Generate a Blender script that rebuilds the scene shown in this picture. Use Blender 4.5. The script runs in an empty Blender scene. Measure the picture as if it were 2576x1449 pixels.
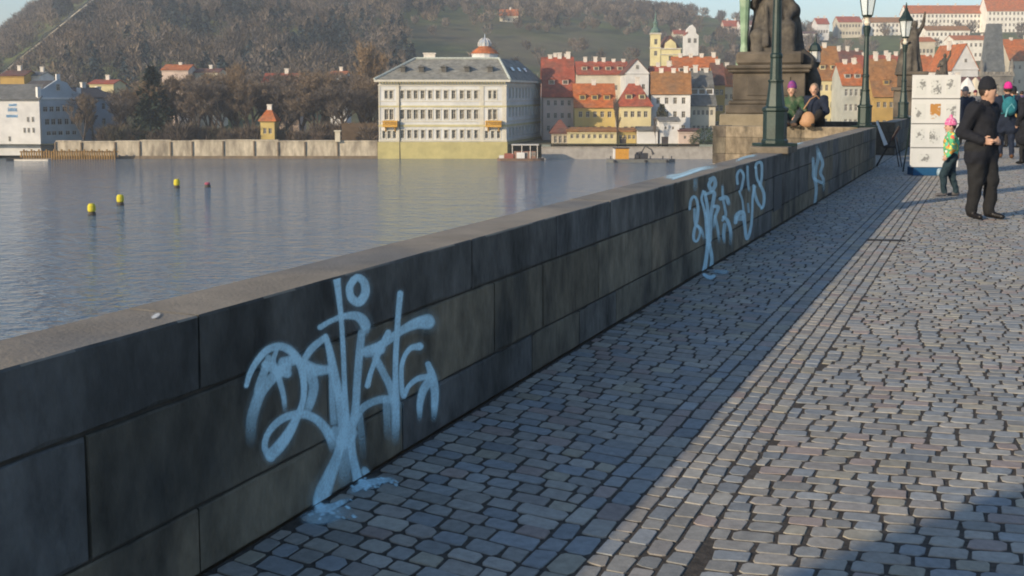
import bpy, math, random
import numpy as np
from mathutils import Vector, Matrix, Euler
random.seed(7); rng = np.random.default_rng(7)
scene = bpy.context.scene
col = scene.collection

# ------------------------------------------------------------------ camera
FPX, UW, VH = 2800.0, 2576.0, 1449.0          # focal length and frame in units of a 2576 px wide picture
PITCH, YAW, HOR = math.radians(5.0), math.radians(23.35), 238.0
CAMZ = 1.6
SHIFT = (FPX * math.tan(PITCH) - (VH / 2 - HOR)) / UW
cam_d = bpy.data.cameras.new('camera'); cam = bpy.data.objects.new('camera', cam_d); col.objects.link(cam)
cam_d.sensor_width = 36.0; cam_d.lens = 36.0 * FPX / UW; cam_d.shift_y = SHIFT
cam_d.clip_start = 0.05; cam_d.clip_end = 9000
cam.location = (0, 0, CAMZ); cam.rotation_euler = (math.pi / 2 - PITCH, 0, YAW)
scene.camera = cam

# ------------------------------------------------------------------ world, sun, exposure
SUN_EL = math.radians(18.0); SUN_DIR = Vector((0.43, 0.90, 0)).normalized()      # direction the light travels
world = bpy.data.worlds.new('World'); scene.world = world; world.use_nodes = True
wn = world.node_tree.nodes; wl = world.node_tree.links; wn.clear()
sky = wn.new('ShaderNodeTexSky'); sky.sky_type = 'NISHITA'; sky.sun_disc = False
sky.sun_elevation = SUN_EL; sky.sun_rotation = math.atan2(-SUN_DIR.x, -SUN_DIR.y)
sky.altitude = 200; sky.air_density = 1.15; sky.dust_density = 0.9; sky.ozone_density = 4.0
bg = wn.new('ShaderNodeBackground'); bg.inputs['Strength'].default_value = 0.14
wo = wn.new('ShaderNodeOutputWorld')
wl.new(sky.outputs[0], bg.inputs[0]); wl.new(bg.outputs[0], wo.inputs[0])
sl = bpy.data.lights.new('sun', 'SUN'); sl.energy = 4.0; sl.angle = math.radians(0.6); sl.color = (1.0, 0.83, 0.60)
so = bpy.data.objects.new('sun', sl); col.objects.link(so)
so.rotation_euler = Vector((SUN_DIR.x * math.cos(SUN_EL), SUN_DIR.y * math.cos(SUN_EL), -math.sin(SUN_EL))).to_track_quat('-Z', 'Y').to_euler()
vs = scene.view_settings
vs.view_transform = 'Standard'; vs.look = 'None'; vs.exposure = 0.47; vs.gamma = 1.0; vs.use_curve_mapping = False
scene.cycles.max_bounces = 6; scene.cycles.transparent_max_bounces = 16
scene.cycles.filter_width = 1.9

# ------------------------------------------------------------------ places: rays through the picture met with real planes
RM = Euler((math.pi / 2 - PITCH, 0, YAW)).to_matrix()
CR = Vector((math.cos(YAW), math.sin(YAW), 0)); CF = Vector((-math.sin(YAW), math.cos(YAW), 0))
CAM = Vector((0, 0, CAMZ))
def ray(u, v):
    return RM @ Vector(((u - UW / 2) / FPX, (VH / 2 - v) / FPX + SHIFT * UW / FPX, -1))
def at_z(u, v, z):
    r = ray(u, v); return CAM + r * ((z - CAMZ) / r.z)
def at_x(u, v, x):
    r = ray(u, v); return CAM + r * (x / r.x)
def at_y(u, v, y):
    r = ray(u, v); return CAM + r * (y / r.y)
def at_d(u, v, Z):
    r = ray(u, v); return CAM + r * (Z / r.dot(CF))
def cf(X, Z, z=0.0):
    return CR * X + CF * Z + Vector((0, 0, z))

# ------------------------------------------------------------------ materials
def lin(c):
    if isinstance(c, str):
        c = tuple(int(c[i:i + 2], 16) / 255 for i in (0, 2, 4))
    return tuple((x / 12.92 if x <= 0.04045 else ((x + 0.055) / 1.055) ** 2.4) for x in c)
MATS = {}
def mat(name, c, rough=0.8, var=0.25, scale=3.0, bump=0.0, bscale=None, attr=False, metal=0.0, spec=0.3, stretch=(1, 1, 1), c2=None, c2scale=1.0, c2lo=.45, c2hi=.65):
    """procedural surface: base colour (linear albedo), mottling, optional second tone in patches, optional relief"""
    if name in MATS: return MATS[name]
    m = bpy.data.materials.new(name); m.use_nodes = True; nt = m.node_tree; N = nt.nodes; L = nt.links
    b = N['Principled BSDF']; b.inputs['Roughness'].default_value = rough; b.inputs['Metallic'].default_value = metal
    b.inputs['Specular IOR Level'].default_value = spec
    tc = N.new('ShaderNodeTexCoord'); mp = N.new('ShaderNodeMapping'); mp.inputs['Scale'].default_value = stretch
    oi = N.new('ShaderNodeObjectInfo'); sc_ = N.new('ShaderNodeVectorMath'); sc_.operation = 'MULTIPLY_ADD'; L.new(oi.outputs['Location'], sc_.inputs[0]); sc_.inputs[1].default_value = (.37, .41, .0); L.new(tc.outputs['Object'], sc_.inputs[2])   # so alike pieces do not share one pattern
    L.new(sc_.outputs[0], mp.inputs['Vector'])
    base = None
    if attr:
        a = N.new('ShaderNodeAttribute'); a.attribute_name = 'Col'; base = a.outputs['Color']
    else:
        r = N.new('ShaderNodeRGB'); r.outputs[0].default_value = (*c, 1); base = r.outputs[0]
    if c2 is not None:
        n2 = N.new('ShaderNodeTexNoise'); n2.inputs['Scale'].default_value = c2scale; n2.inputs['Detail'].default_value = 4
        L.new(mp.outputs[0], n2.inputs['Vector'])
        mr2 = N.new('ShaderNodeMapRange'); mr2.inputs[1].default_value = c2lo; mr2.inputs[2].default_value = c2hi
        L.new(n2.outputs[0], mr2.inputs[0])
        mx2 = N.new('ShaderNodeMix'); mx2.data_type = 'RGBA'; L.new(mr2.outputs[0], mx2.inputs[0]); L.new(base, mx2.inputs[6]); mx2.inputs[7].default_value = (*c2, 1)
        base = mx2.outputs[2]
    if var > 0:
        n = N.new('ShaderNodeTexNoise'); n.inputs['Scale'].default_value = scale; n.inputs['Detail'].default_value = 6; n.inputs['Roughness'].default_value = 0.65
        L.new(mp.outputs[0], n.inputs['Vector'])
        mr = N.new('ShaderNodeMapRange'); mr.inputs[1].default_value = 0.3; mr.inputs[2].default_value = 0.7
        mr.inputs[3].default_value = 1 - var; mr.inputs[4].default_value = 1 + var; L.new(n.outputs[0], mr.inputs[0])
        mx = N.new('ShaderNodeMix'); mx.data_type = 'RGBA'; mx.blend_type = 'MULTIPLY'; mx.inputs[0].default_value = 1
        L.new(base, mx.inputs[6]); L.new(mr.outputs[0], mx.inputs[7]); base = mx.outputs[2]
    L.new(base, b.inputs['Base Color'])
    if bump > 0:
        nb = N.new('ShaderNodeTexNoise'); nb.inputs['Scale'].default_value = bscale or scale * 3; nb.inputs['Detail'].default_value = 5
        L.new(mp.outputs[0], nb.inputs['Vector'])
        bp = N.new('ShaderNodeBump'); bp.inputs['Strength'].default_value = 1; bp.inputs['Distance'].default_value = bump
        L.new(nb.outputs[0], bp.inputs['Height']); L.new(bp.outputs[0], b.inputs['Normal'])
    MATS[name] = m; return m
def roof_mat(name, c, c2):
    """clay tile courses: fine ribbing down the slope, patchy weathering"""
    if name in MATS: return MATS[name]
    m = mat(name, c, 0.85, 0.35, 0.9, 0.0, c2=c2, c2scale=0.35)
    nt = m.node_tree; N = nt.nodes; L = nt.links; b = N['Principled BSDF']
    tc = N.new('ShaderNodeTexCoord'); w = N.new('ShaderNodeTexWave'); w.bands_direction = 'Z'; w.inputs['Scale'].default_value = 0.9; w.inputs['Distortion'].default_value = 1.0
    L.new(tc.outputs['Object'], w.inputs['Vector'])
    bp = N.new('ShaderNodeBump'); bp.inputs['Distance'].default_value = 0.12; L.new(w.outputs['Fac'], bp.inputs['Height']); L.new(bp.outputs[0], b.inputs['Normal'])
    return m
def glass_mat(name, c=(0.03, 0.035, 0.04), rough=0.12):
    return mat(name, c, rough, 0.2, 1.0, spec=0.6)

# ------------------------------------------------------------------ mesh building
class MB:
    def __init__(s): s.v = []; s.f = []; s.m = []; s.c = []
    def add(s, vs_, fs, mi=0, c=None):
        k = len(s.v); s.v += [tuple(p) for p in vs_]; s.f += [tuple(k + i for i in f) for f in fs]; s.m += [mi] * len(fs); s.c += [c] * len(vs_)
        return s
    def quad(s, a, b, c_, d, mi=0): return s.add([a, b, c_, d], [(0, 1, 2, 3)], mi)
    def box(s, x0, x1, y0, y1, z0, z1, mi=0, top=True):
        P = [(x0, y0, z0), (x1, y0, z0), (x1, y1, z0), (x0, y1, z0), (x0, y0, z1), (x1, y0, z1), (x1, y1, z1), (x0, y1, z1)]
        return s.add(P, [(0, 3, 2, 1), (4, 5, 6, 7), (0, 1, 5, 4), (1, 2, 6, 5), (2, 3, 7, 6), (3, 0, 4, 7)], mi)
    def bevbox(s, x0, x1, y0, y1, z0, z1, b, mi=0):
        """box whose twelve edges are chamfered by b"""
        X = (x0, x1); Y = (y0, y1); Z = (z0, z1); P = []; idx = {}
        for i in (0, 1):
            for j in (0, 1):
                for k in (0, 1):
                    sx, sy, sz = (b if i == 0 else -b), (b if j == 0 else -b), (b if k == 0 else -b)
                    for ax in range(3):
                        q = [X[i] + sx, Y[j] + sy, Z[k] + sz]; q[ax] = (X[i], Y[j], Z[k])[ax]
                        idx[(i, j, k, ax)] = len(P); P.append(tuple(q))
        F = []
        for ax in range(3):
            o = [a for a in range(3) if a != ax]
            for e in (0, 1):
                c4 = []
                for (p, q) in ((0, 0), (1, 0), (1, 1), (0, 1)):
                    t = [0, 0, 0]; t[ax] = e; t[o[0]] = p; t[o[1]] = q; c4.append(idx[(*t, ax)])
                F.append(tuple(c4))
            for p in (0, 1):
                for q in (0, 1):
                    t0 = [0, 0, 0]; t1 = [0, 0, 0]; t0[ax] = 0; t1[ax] = 1
                    t0[o[0]] = t1[o[0]] = p; t0[o[1]] = t1[o[1]] = q
                    F.append((idx[(*t0, o[0])], idx[(*t1, o[0])], idx[(*t1, o[1])], idx[(*t0, o[1])]))
        for i in (0, 1):
            for j in (0, 1):
                for k in (0, 1): F.append((idx[(i, j, k, 0)], idx[(i, j, k, 1)], idx[(i, j, k, 2)]))
        return s.add(P, F, mi)
    def lathe(s, prof, n=16, cx=0, cy=0, mi=0, a0=0.0, cap=True):
        k = len(s.v); P = []; F = []
        for (r, z) in prof:
            for i in range(n):
                a = a0 + 2 * math.pi * i / n; P.append((cx + r * math.cos(a), cy + r * math.sin(a), z))
        for j in range(len(prof) - 1):
            for i in range(n):
                F.append((j * n + i, j * n + (i + 1) % n, (j + 1) * n + (i + 1) % n, (j + 1) * n + i))
        if cap: F.append(tuple(reversed(range(n)))); F.append(tuple((len(prof) - 1) * n + i for i in range(n)))
        return s.add(P, F, mi)
    def tube(s, pts, rads, n=6, mi=0):
        pts = [Vector(p) for p in pts]; P = []; F = []
        if not hasattr(rads, '__len__'): rads = [rads] * len(pts)
        for i, p in enumerate(pts):
            d = (pts[min(i + 1, len(pts) - 1)] - pts[max(i - 1, 0)]).normalized()
            a = d.orthogonal().normalized() if abs(d.z) > 0.9 else d.cross(Vector((0, 0, 1))).normalized(); b = d.cross(a)
            for k in range(n):
                t = 2 * math.pi * k / n; P.append(p + (a * math.cos(t) + b * math.sin(t)) * rads[i])
        for j in range(len(pts) - 1):
            for k in range(n): F.append((j * n + k, j * n + (k + 1) % n, (j + 1) * n + (k + 1) % n, (j + 1) * n + k))
        F.append(tuple(range(n))); F.append(tuple(reversed([(len(pts) - 1) * n + k for k in range(n)])))
        return s.add(P, F, mi)
    def prism(s, poly, y0, y1, mi=0):
        """polygon of (x, z) pushed from y0 to y1"""
        n = len(poly); P = [(x, y0, z) for x, z in poly] + [(x, y1, z) for x, z in poly]
        F = [tuple(range(n)), tuple(reversed(range(n, 2 * n)))] + [(i, i + n, (i + 1) % n + n, (i + 1) % n) for i in range(n)]
        return s.add(P, F, mi)
    def mesh(s, name, mats, smooth=False):
        me = bpy.data.meshes.new(name); me.from_pydata(s.v, [], s.f)
        for m in (mats if isinstance(mats, (list, tuple)) else [mats]): me.materials.append(m)
        me.polygons.foreach_set('material_index', s.m)
        if any(c is not None for c in s.c):
            at = me.color_attributes.new('Col', 'FLOAT_COLOR', 'POINT')
            at.data.foreach_set('color', np.array([(*(c or (.5, .5, .5)), 1) for c in s.c], dtype=np.float32).ravel())
        if smooth: me.polygons.foreach_set('use_smooth', [True] * len(s.f))
        me.update(); return me
    def build(s, name, mats, parent=None, smooth=False, loc=None):
        return link(name, s.mesh(name, mats, smooth), parent, loc)
def link(name, me, parent=None, loc=None, rz=0.0, sc=None):
    o = bpy.data.objects.new(name, me); col.objects.link(o)
    if parent is not None: o.parent = parent
    if loc is not None: o.location = loc
    if rz: o.rotation_euler = (0, 0, rz)
    if sc is not None: o.scale = sc
    return o
def tag(o, label=None, cat=None, group=None, kind=None):
    if label: o['label'] = label
    if cat: o['category'] = cat
    if group: o['group'] = group
    if kind: o['kind'] = kind
    return o
def thing(name, label, cat, loc=(0, 0, 0), rz=0.0, group=None):
    return tag(link(name, None, None, loc, rz), label, cat, group)
def np_mesh(name, V, F, mats, C=None):
    """big mesh from arrays; F all triangles or all quads"""
    me = bpy.data.meshes.new(name); n = F.shape[1]
    me.vertices.add(len(V)); me.vertices.foreach_set('co', V.astype(np.float32).ravel())
    me.loops.add(F.size); me.loops.foreach_set('vertex_index', F.astype(np.int32).ravel())
    me.polygons.add(len(F)); me.polygons.foreach_set('loop_start', np.arange(0, F.size, n, dtype=np.int32)); me.polygons.foreach_set('loop_total', np.full(len(F), n, np.int32))
    for m in (mats if isinstance(mats, (list, tuple)) else [mats]): me.materials.append(m)
    if C is not None:
        at = me.color_attributes.new('Col', 'FLOAT_COLOR', 'POINT'); at.data.foreach_set('color', np.c_[C, np.ones(len(C))].astype(np.float32).ravel())
    me.update(calc_edges=True); return me

# ------------------------------------------------------------------ figures: one skin grown round tapered limbs
def sdf_mesh(name, prims, vox, mats, k=0.04, smooth_it=1, wrinkle=0.0):
    """prims: (a, b, ra, rb, material, k) tapered capsules or ('e', centre, radii, material, k, rot) ellipsoids"""
    lo = np.full(3, 1e9); hi = -lo
    for p in prims:
        if p[0] == 'e': c = np.array(p[1], float); r = max(p[2]); lo = np.minimum(lo, c - r); hi = np.maximum(hi, c + r)
        else:
            for q, r in ((p[0], p[2]), (p[1], p[3])): q = np.array(q, float); lo = np.minimum(lo, q - r); hi = np.maximum(hi, q + r)
    lo -= 4 * vox; hi += 4 * vox; n = np.ceil((hi - lo) / vox).astype(int) + 1
    Fd = np.full(n, 9.0); M = np.zeros(n, np.int16); B = np.full(n, 9.0)
    ax = [lo[i] + vox * np.arange(n[i]) for i in range(3)]
    for p in prims:
        if p[0] == 'e':
            c = np.array(p[1], float); rr = np.array(p[2], float); mi, kk = p[3], p[4]; a_, b_ = c - rr.max(), c + rr.max()
        else:
            a = np.array(p[0], float); b = np.array(p[1], float); ra, rb, mi, kk = p[2], p[3], p[4], p[5]; rm = max(ra, rb); a_, b_ = np.minimum(a, b) - rm, np.maximum(a, b) + rm
        kk = k if kk is None else kk; mg = kk + 4 * vox
        i0 = np.maximum(np.floor((a_ - mg - lo) / vox).astype(int), 0); i1 = np.minimum(np.ceil((b_ + mg - lo) / vox).astype(int) + 1, n)
        S = tuple(slice(i0[i], i1[i]) for i in range(3))
        X, Y, Z = np.meshgrid(ax[0][S[0]], ax[1][S[1]], ax[2][S[2]], indexing='ij'); Q = np.stack([X, Y, Z], -1)
        if p[0] == 'e':
            q = Q - c
            if len(p) > 5 and p[5] is not None: q = q @ np.array(p[5])
            l = np.linalg.norm(q / rr, axis=-1); l2 = np.linalg.norm(q / rr ** 2, axis=-1); d = l * (l - 1) / np.maximum(l2, 1e-6)
        else:
            ba = b - a; t = np.clip(((Q - a) @ ba) / max(ba @ ba, 1e-9), 0, 1)
            d = np.linalg.norm(Q - a - t[..., None] * ba, axis=-1) - (ra + (rb - ra) * t)
        f0 = Fd[S]; near = d < B[S]; B[S] = np.where(near, d, B[S]); M[S] = np.where(near, mi, M[S])
        h = np.clip(0.5 + 0.5 * (f0 - d) / max(kk, 1e-6), 0, 1); Fd[S] = f0 + (d - f0) * h - kk * h * (1 - h)
    if wrinkle:            # creases in the cloth
        X, Y, Z = np.meshgrid(*ax, indexing='ij'); wv = np.sin(31 * Z + 6 * np.sin(9 * X + 2) + 5 * np.sin(8 * Y)) * (.6 + .4 * np.sin(13 * X - 11 * Y + 7 * Z)) + .6 * np.sin(23 * X + 19 * Y + 17 * Z)
        Fd = Fd + np.where((M == 1) | (M == 2), wrinkle * wv, 0)
    s = Fd < 0
    cn = [s[i:n[0] - 1 + i, j:n[1] - 1 + j, l:n[2] - 1 + l] for i in (0, 1) for j in (0, 1) for l in (0, 1)]
    cnt = sum(c.astype(int) for c in cn); mixed = (cnt > 0) & (cnt < 8)
    acc = np.zeros(mixed.shape + (3,)); num = np.zeros(mixed.shape)
    offs = [(i, j, l) for i in (0, 1) for j in (0, 1) for l in (0, 1)]
    def sub(o): return Fd[o[0]:n[0] - 1 + o[0], o[1]:n[1] - 1 + o[1], o[2]:n[2] - 1 + o[2]]
    for o in offs:
        for d in range(3):
            if o[d] == 0:
                o2 = list(o); o2[d] = 1; fa, fb = sub(o), sub(o2); cr = (fa < 0) != (fb < 0)
                t = np.where(cr, fa / np.where(cr, fa - fb, 1), 0)
                for e in range(3): acc[..., e] += cr * (o[e] + (t if e == d else 0))
                num += cr
    ids = -np.ones(mixed.shape, int); ids[mixed] = np.arange(mixed.sum())
    w = np.argwhere(mixed); V = lo + vox * (w + acc[mixed] / num[mixed][:, None])
    Fq = []; Mq = []
    for d in range(3):
        e1, e2 = (d + 1) % 3, (d + 2) % 3
        A = [slice(1, n[i] - 1) for i in range(3)]; A[d] = slice(0, n[d] - 1); Bs = list(A); Bs[d] = slice(1, n[d])
        sa, sb = s[tuple(A)], s[tuple(Bs)]; ch = sa != sb; I = np.argwhere(ch)
        st = np.array([1, 1, 1]); st[d] = 0; I = I + st
        flip = sa[ch]
        def cell(p, q): J = I.copy(); J[:, e1] -= p; J[:, e2] -= q; return ids[J[:, 0], J[:, 1], J[:, 2]]
        qd = np.stack([cell(0, 0), cell(1, 0), cell(1, 1), cell(0, 1)], 1); qd[~flip] = qd[~flip][:, ::-1]; qd = qd[:, ::-1] if False else qd
        Fq.append(qd); Mq.append(M[I[:, 0], I[:, 1], I[:, 2]])
    Fq = np.concatenate(Fq); Mq = np.concatenate(Mq)
    for _ in range(smooth_it):
        a2 = np.zeros_like(V); c2 = np.zeros(len(V))
        for i in range(4):
            j = (i + 1) % 4
            np.add.at(a2, Fq[:, i], V[Fq[:, j]]); np.add.at(c2, Fq[:, i], 1); np.add.at(a2, Fq[:, j], V[Fq[:, i]]); np.add.at(c2, Fq[:, j], 1)
        V = 0.5 * V + 0.5 * a2 / np.maximum(c2, 1)[:, None]
    me = np_mesh(name, V, Fq, mats); me.polygons.foreach_set('material_index', Mq.astype(np.int32)); me.polygons.foreach_set('use_smooth', np.ones(len(Fq), bool)); me.update()
    return me

# ================================================================== THE SETTING
WATER_Z = -12.4; SHORE_Z = 243.0; BANK_Z = -9.3
WX, WTOP, WT = -2.38, 0.877, 0.30           # parapet: inner face, height, thickness
END_Y = at_z(2205, 421, 0).y                # where the parapet steps out round the pier
BAY_X, BAY_L = -6.0, 5.6

# ---- river
def water_mat():
    m = bpy.data.materials.new('river_water'); m.use_nodes = True; N = m.node_tree.nodes; L = m.node_tree.links; b = N['Principled BSDF']
    b.inputs['Base Color'].default_value = (0.105, 0.152, 0.195, 1); b.inputs['Roughness'].default_value = 0.06; b.inputs['IOR'].default_value = 1.333; b.inputs['Specular IOR Level'].default_value = 0.5
    tc = N.new('ShaderNodeTexCoord'); mp = N.new('ShaderNodeMapping'); mp.inputs['Rotation'].default_value = (0, 0, -YAW); L.new(tc.outputs['Object'], mp.inputs['Vector'])
    prev = None
    for sc_, dist, st in ((0.16, 0.55, (1, 1.6, 1)), (0.65, 0.42, (1, 1.5, 1)), (2.2, 0.13, (1, 1.3, 1))):
        mp2 = N.new('ShaderNodeMapping'); mp2.inputs['Scale'].default_value = st; L.new(mp.outputs[0], mp2.inputs['Vector'])
        n = N.new('ShaderNodeTexNoise'); n.inputs['Scale'].default_value = sc_; n.inputs['Detail'].default_value = 3; n.inputs['Distortion'].default_value = 0.6; L.new(mp2.outputs[0], n.inputs['Vector'])
        bp = N.new('ShaderNodeBump'); bp.inputs['Strength'].default_value = 1; bp.inputs['Distance'].default_value = dist
        L.new(n.outputs[0], bp.inputs['Height'])
        if prev: L.new(prev.outputs[0], bp.inputs['Normal'])
        prev = bp
    L.new(prev.outputs[0], b.inputs['Normal']); return m
mb = MB(); P = [cf(-900, -60, WATER_Z), cf(900, -60, WATER_Z), cf(900, SHORE_Z + 30, WATER_Z), cf(-900, SHORE_Z + 30, WATER_Z)]
mb.add(P, [(0, 1, 2, 3)]); tag(mb.build('river', water_mat()), kind='structure')

# ---- hills: one sheet from the far bank to beyond the ridge
US = np.array([-1600, -700, 0, 90, 220, 500, 900, 1250, 1500, 1640, 1750, 1830, 1930, 2050, 2300, 2576, 3000, 4200], float)
VR = np.array([190, 165, 124, 52, -20, -70, -60, -10, 15, 32, 44, 58, 74, 80, 86, 82, 110, 150], float)
def ridge(u):
    v = np.interp(u, US, VR); Zr = np.interp(u, [0, 1700, 2050, 2576], [1000, 1000, 860, 820]); return v, Zr
def terrain(X, Z):
    X = np.asarray(X, float); Z = np.asarray(Z, float); u = 1288 + FPX * X / np.maximum(Z, 1)
    v, Zr = ridge(u); zr = CAMZ + Zr * (HOR - v) / FPX; Z0 = np.interp(u, [0, 1500, 2000], [330, 360, 420])
    s = np.clip((Z - Z0) / (Zr - Z0), 0, 1.0); h = BANK_Z + (zr - BANK_Z) * (0.55 * s + 0.45 * s * s * (3 - 2 * s))
    h = h + np.sin(X * .021 + 1.3) * np.cos(Z * .017) * 3.2 * s * (1.15 - s) * 2 + np.sin(X * .008 + Z * .006) * 4 * s * (1 - s) * 2
    return h - np.clip(Z - Zr, 0, 1e9) * 0.04
def find_Z(u, v, lo=330, hi=1100):
    for Z in np.arange(lo, hi, 3.0):
        X = (u - 1288) / FPX * Z
        if CAMZ + Z * (HOR - v) / FPX <= float(terrain(X, Z)): return Z
    return hi
Zs = np.concatenate([[SHORE_Z + 1.2, 260, 290, 320, 345], np.arange(365, 1200, 17), [1300, 1500, 1900, 2600]]); Ts = np.linspace(-1.05, 1.05, 150)
ZZ, TT = np.meshgrid(Zs, Ts, indexing='ij'); XX = TT * ZZ; HH = terrain(XX, ZZ)
V = np.stack([CR.x * XX + CF.x * ZZ, CR.y * XX + CF.y * ZZ, HH], -1).reshape(-1, 3)
nz, nt_ = ZZ.shape; ii, jj = np.meshgrid(np.arange(nz - 1), np.arange(nt_ - 1), indexing='ij'); q0 = (ii * nt_ + jj).ravel()
me = np_mesh('hills', V, np.stack([q0, q0 + 1, q0 + nt_ + 1, q0 + nt_], 1), mat('hill_grass', (0.085, 0.105, 0.025), 0.95, 0.35, 0.05, c2=(0.10, 0.085, 0.045), c2scale=0.011, c2lo=.4, c2hi=.6))
me.polygons.foreach_set('use_smooth', np.ones(len(me.polygons), bool)); tag(link('hills', me), kind='structure')

# ---- bridge body under the deck, piers standing in the river
stone_lo = mat('bridge_stone', (0.24, 0.19, 0.13), 0.9, 0.35, 0.8, 0.03, c2=(0.13, 0.105, 0.08), c2scale=0.5)
mb = MB(); mb.box(WX - WT, 7.3, -40, 470, -1.6, -0.05)
for k, y in enumerate((-12, END_Y + 2.8, 68, 108, 148, 188, 228, 268)):
    x0, x1 = (WX - WT + .02, 7.2); mb.add([(x0, y - 2.6, WATER_Z - 1), (x1, y - 2.6, WATER_Z - 1), (x1, y + 2.6, WATER_Z - 1), (x0, y + 2.6, WATER_Z - 1), (x0, y - 2.6, -1.58), (x1, y - 2.6, -1.58), (x1, y + 2.6, -1.58), (x0, y + 2.6, -1.58)],
        [(0, 1, 5, 4), (1, 2, 6, 5), (2, 3, 7, 6), (3, 0, 4, 7)])
tag(mb.build('bridge_body', stone_lo), kind='structure')

# ---- deck: bed of grit, setts on it
bed = mat('joint_grit', (0.06, 0.05, 0.04), 0.95, 0.5, 30, 0.004, 80)
mb = MB(); mb.box(WX, 7.0, -14, 468, -0.045, -0.0035); deck = mb.build('pavement', bed); tag(deck, kind='structure')
pav = mat('setts_far', (0.30, 0.27, 0.225), 1.0, spec=0.0, var=0.25, scale=9, c2=(0.20, 0.185, 0.165), c2scale=7)
nt = pav.node_tree; N = nt.nodes; L = nt.links; br = N.new('ShaderNodeTexBrick'); br.inputs['Scale'].default_value = 1.0
br.inputs['Brick Width'].default_value = 0.15; br.inputs['Row Height'].default_value = 0.11; br.inputs['Mortar Size'].default_value = 0.008
br.inputs['Color1'].default_value = (.44, .39, .32, 1); br.inputs['Color2'].default_value = (.36, .32, .27, 1); br.inputs['Mortar'].default_value = (.12, .10, .08, 1)
tc = N.new('ShaderNodeTexCoord'); L.new(tc.outputs['Object'], br.inputs['Vector']); L.new(br.outputs['Color'], N['Principled BSDF'].inputs['Base Color'])
SETT_Y = 58.0
mb = MB(); mb.quad((WX, SETT_Y, -.0005), (7, SETT_Y, -.0005), (7, 468, -.0005), (WX, 468, -.0005)); mb.build('far_paving', pav, deck)

PAL = [(.300, .275, .235), (.270, .255, .225), (.320, .300, .260), (.250, .245, .225), (.290, .262, .228), (.310, .280, .235), (.225, .230, .225), (.285, .285, .270), (.340, .315, .265), (.30, .240, .205), (.25, .235, .205), (.325, .290, .220), (.235, .245, .245)]
setts = []
def sett(x0, x1, y0, y1, k, hue=None, gx=.0048, gy=.0030):
    c = list(random.choice(PAL) if hue is None else hue); f = random.uniform(.84, 1.13); c = [min(1, q * f) for q in c]
    setts.append((x0 + gx, x1 - gx, y0 + gy, y1 - gy, k, tuple(c)))
def field(xa, xb, kskew, ya, yb, wmin, wmax, rmin, rmax):
    y = ya; xfull = xb
    while y < yb:
        xb = xfull if y < 16 else min(xfull, 2.3)
        r = random.uniform(rmin, rmax); x = xa - random.uniform(0, wmax * .6)
        while x < xb:
            w = random.uniform(wmin, wmax) * (1 if random.random() < .85 else .78)
            x1 = min(x + w, xb)
            if xb - x1 < .06: x1 = xb
            a = max(x, xa)
            if x1 - a > .045: sett(a, x1, y, y + r, kskew)
            x = x1
        y += r
STRIP = [-1.435, -1.345, -1.237, -1.160, -1.074, -0.988, -0.900]
field(WX + .015, STRIP[0], -0.13, -1.5, SETT_Y + .3, .105, .185, .088, .112)
field(STRIP[-1], 3.4, 0.19, -1.5, SETT_Y + .3, .09, .17, .084, .104)
for a, b in zip(STRIP[:-1], STRIP[1:]):
    y = -1.5
    while y < SETT_Y + .2:
        l = random.uniform(.085, .15) * (1.25 if a < -1.25 else 1); sett(a, b, y, y + l, 0); y += l
def sett_verts(s, origin=None):
    x0, x1, y0, y1, k, c = s; cx, cy = (x0 + x1) / 2, (y0 + y1) / 2; w, h = (x1 - x0) / 2, (y1 - y0) / 2
    cc = min(w, h) * random.uniform(.14, .42); jit = lambda a: random.uniform(-a, a)
    out = [(-w + cc, -h), (w - cc, -h), (w, -h + cc), (w, h - cc), (w - cc, h), (-w + cc, h), (-w, h - cc), (-w, -h + cc)]
    out = [(a + jit(.005), b + jit(.005)) for a, b in out]; dz = random.uniform(-.0012, .0018); tx, ty = jit(.012), jit(.012); b = random.uniform(.003, .0055)
    ks = k * 1.0; x_ref = cx
    P = []
    for lev in (0, 1):
        for a, d in out:
            ln = math.hypot(a, d); q = 1 if lev == 0 else max(.5, 1 - b / ln * 1.25)
            xx, yy = a * q, d * q; z = -0.009 if lev == 0 else dz + tx * xx + ty * yy
            P.append((xx, yy + ks * xx, z))
    F = [(i, (i + 1) % 8, 8 + (i + 1) % 8, 8 + i) for i in range(8)] + [tuple(range(8, 16))]
    off = (cx, cy + ks * (x_ref if k else 0), 0)
    return P, F, off, c
def proj(p):
    d = Vector(p) - CAM; q = RM.transposed() @ d; return UW / 2 + FPX * q.x / -q.z, VH / 2 - FPX * (q.y / -q.z) + SHIFT * UW, -q.z
rest = MB()
def rim_darken(c): return [tuple(q * .22 for q in c)] * 8 + [c] * 8      # rim colour darkened to mute the sunlit bevels, along with joint grime
sett_m = mat('granite_sett', (0, 0, 0), 0.7, 0.22, 22, 0.0015, 120, attr=True, spec=0.35)
built = [sett_verts(s) for s in setts]
vis = []
for i, (P, F, off, c) in enumerate(built):
    u, v, z = proj(off)
    if z > 0.3 and -20 < u < UW + 20 and v < VH + 20: vis.append((z, i))
vis.sort(); pick = {i for _, i in vis[:300]}
for i, (P, F, off, c) in enumerate(built):
    if i in pick:
        m_ = MB(); m_.add(P, F, 0, c); m_.c = rim_darken(c); m_.build('sett', sett_m, deck, loc=off)
    else:
        rest.add([(p[0] + off[0], p[1] + off[1], p[2]) for p in P], F, 0, c); rest.c[-16:] = rim_darken(c)
tag(rest.build('sett_field', sett_m, deck), kind='stuff')

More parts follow.
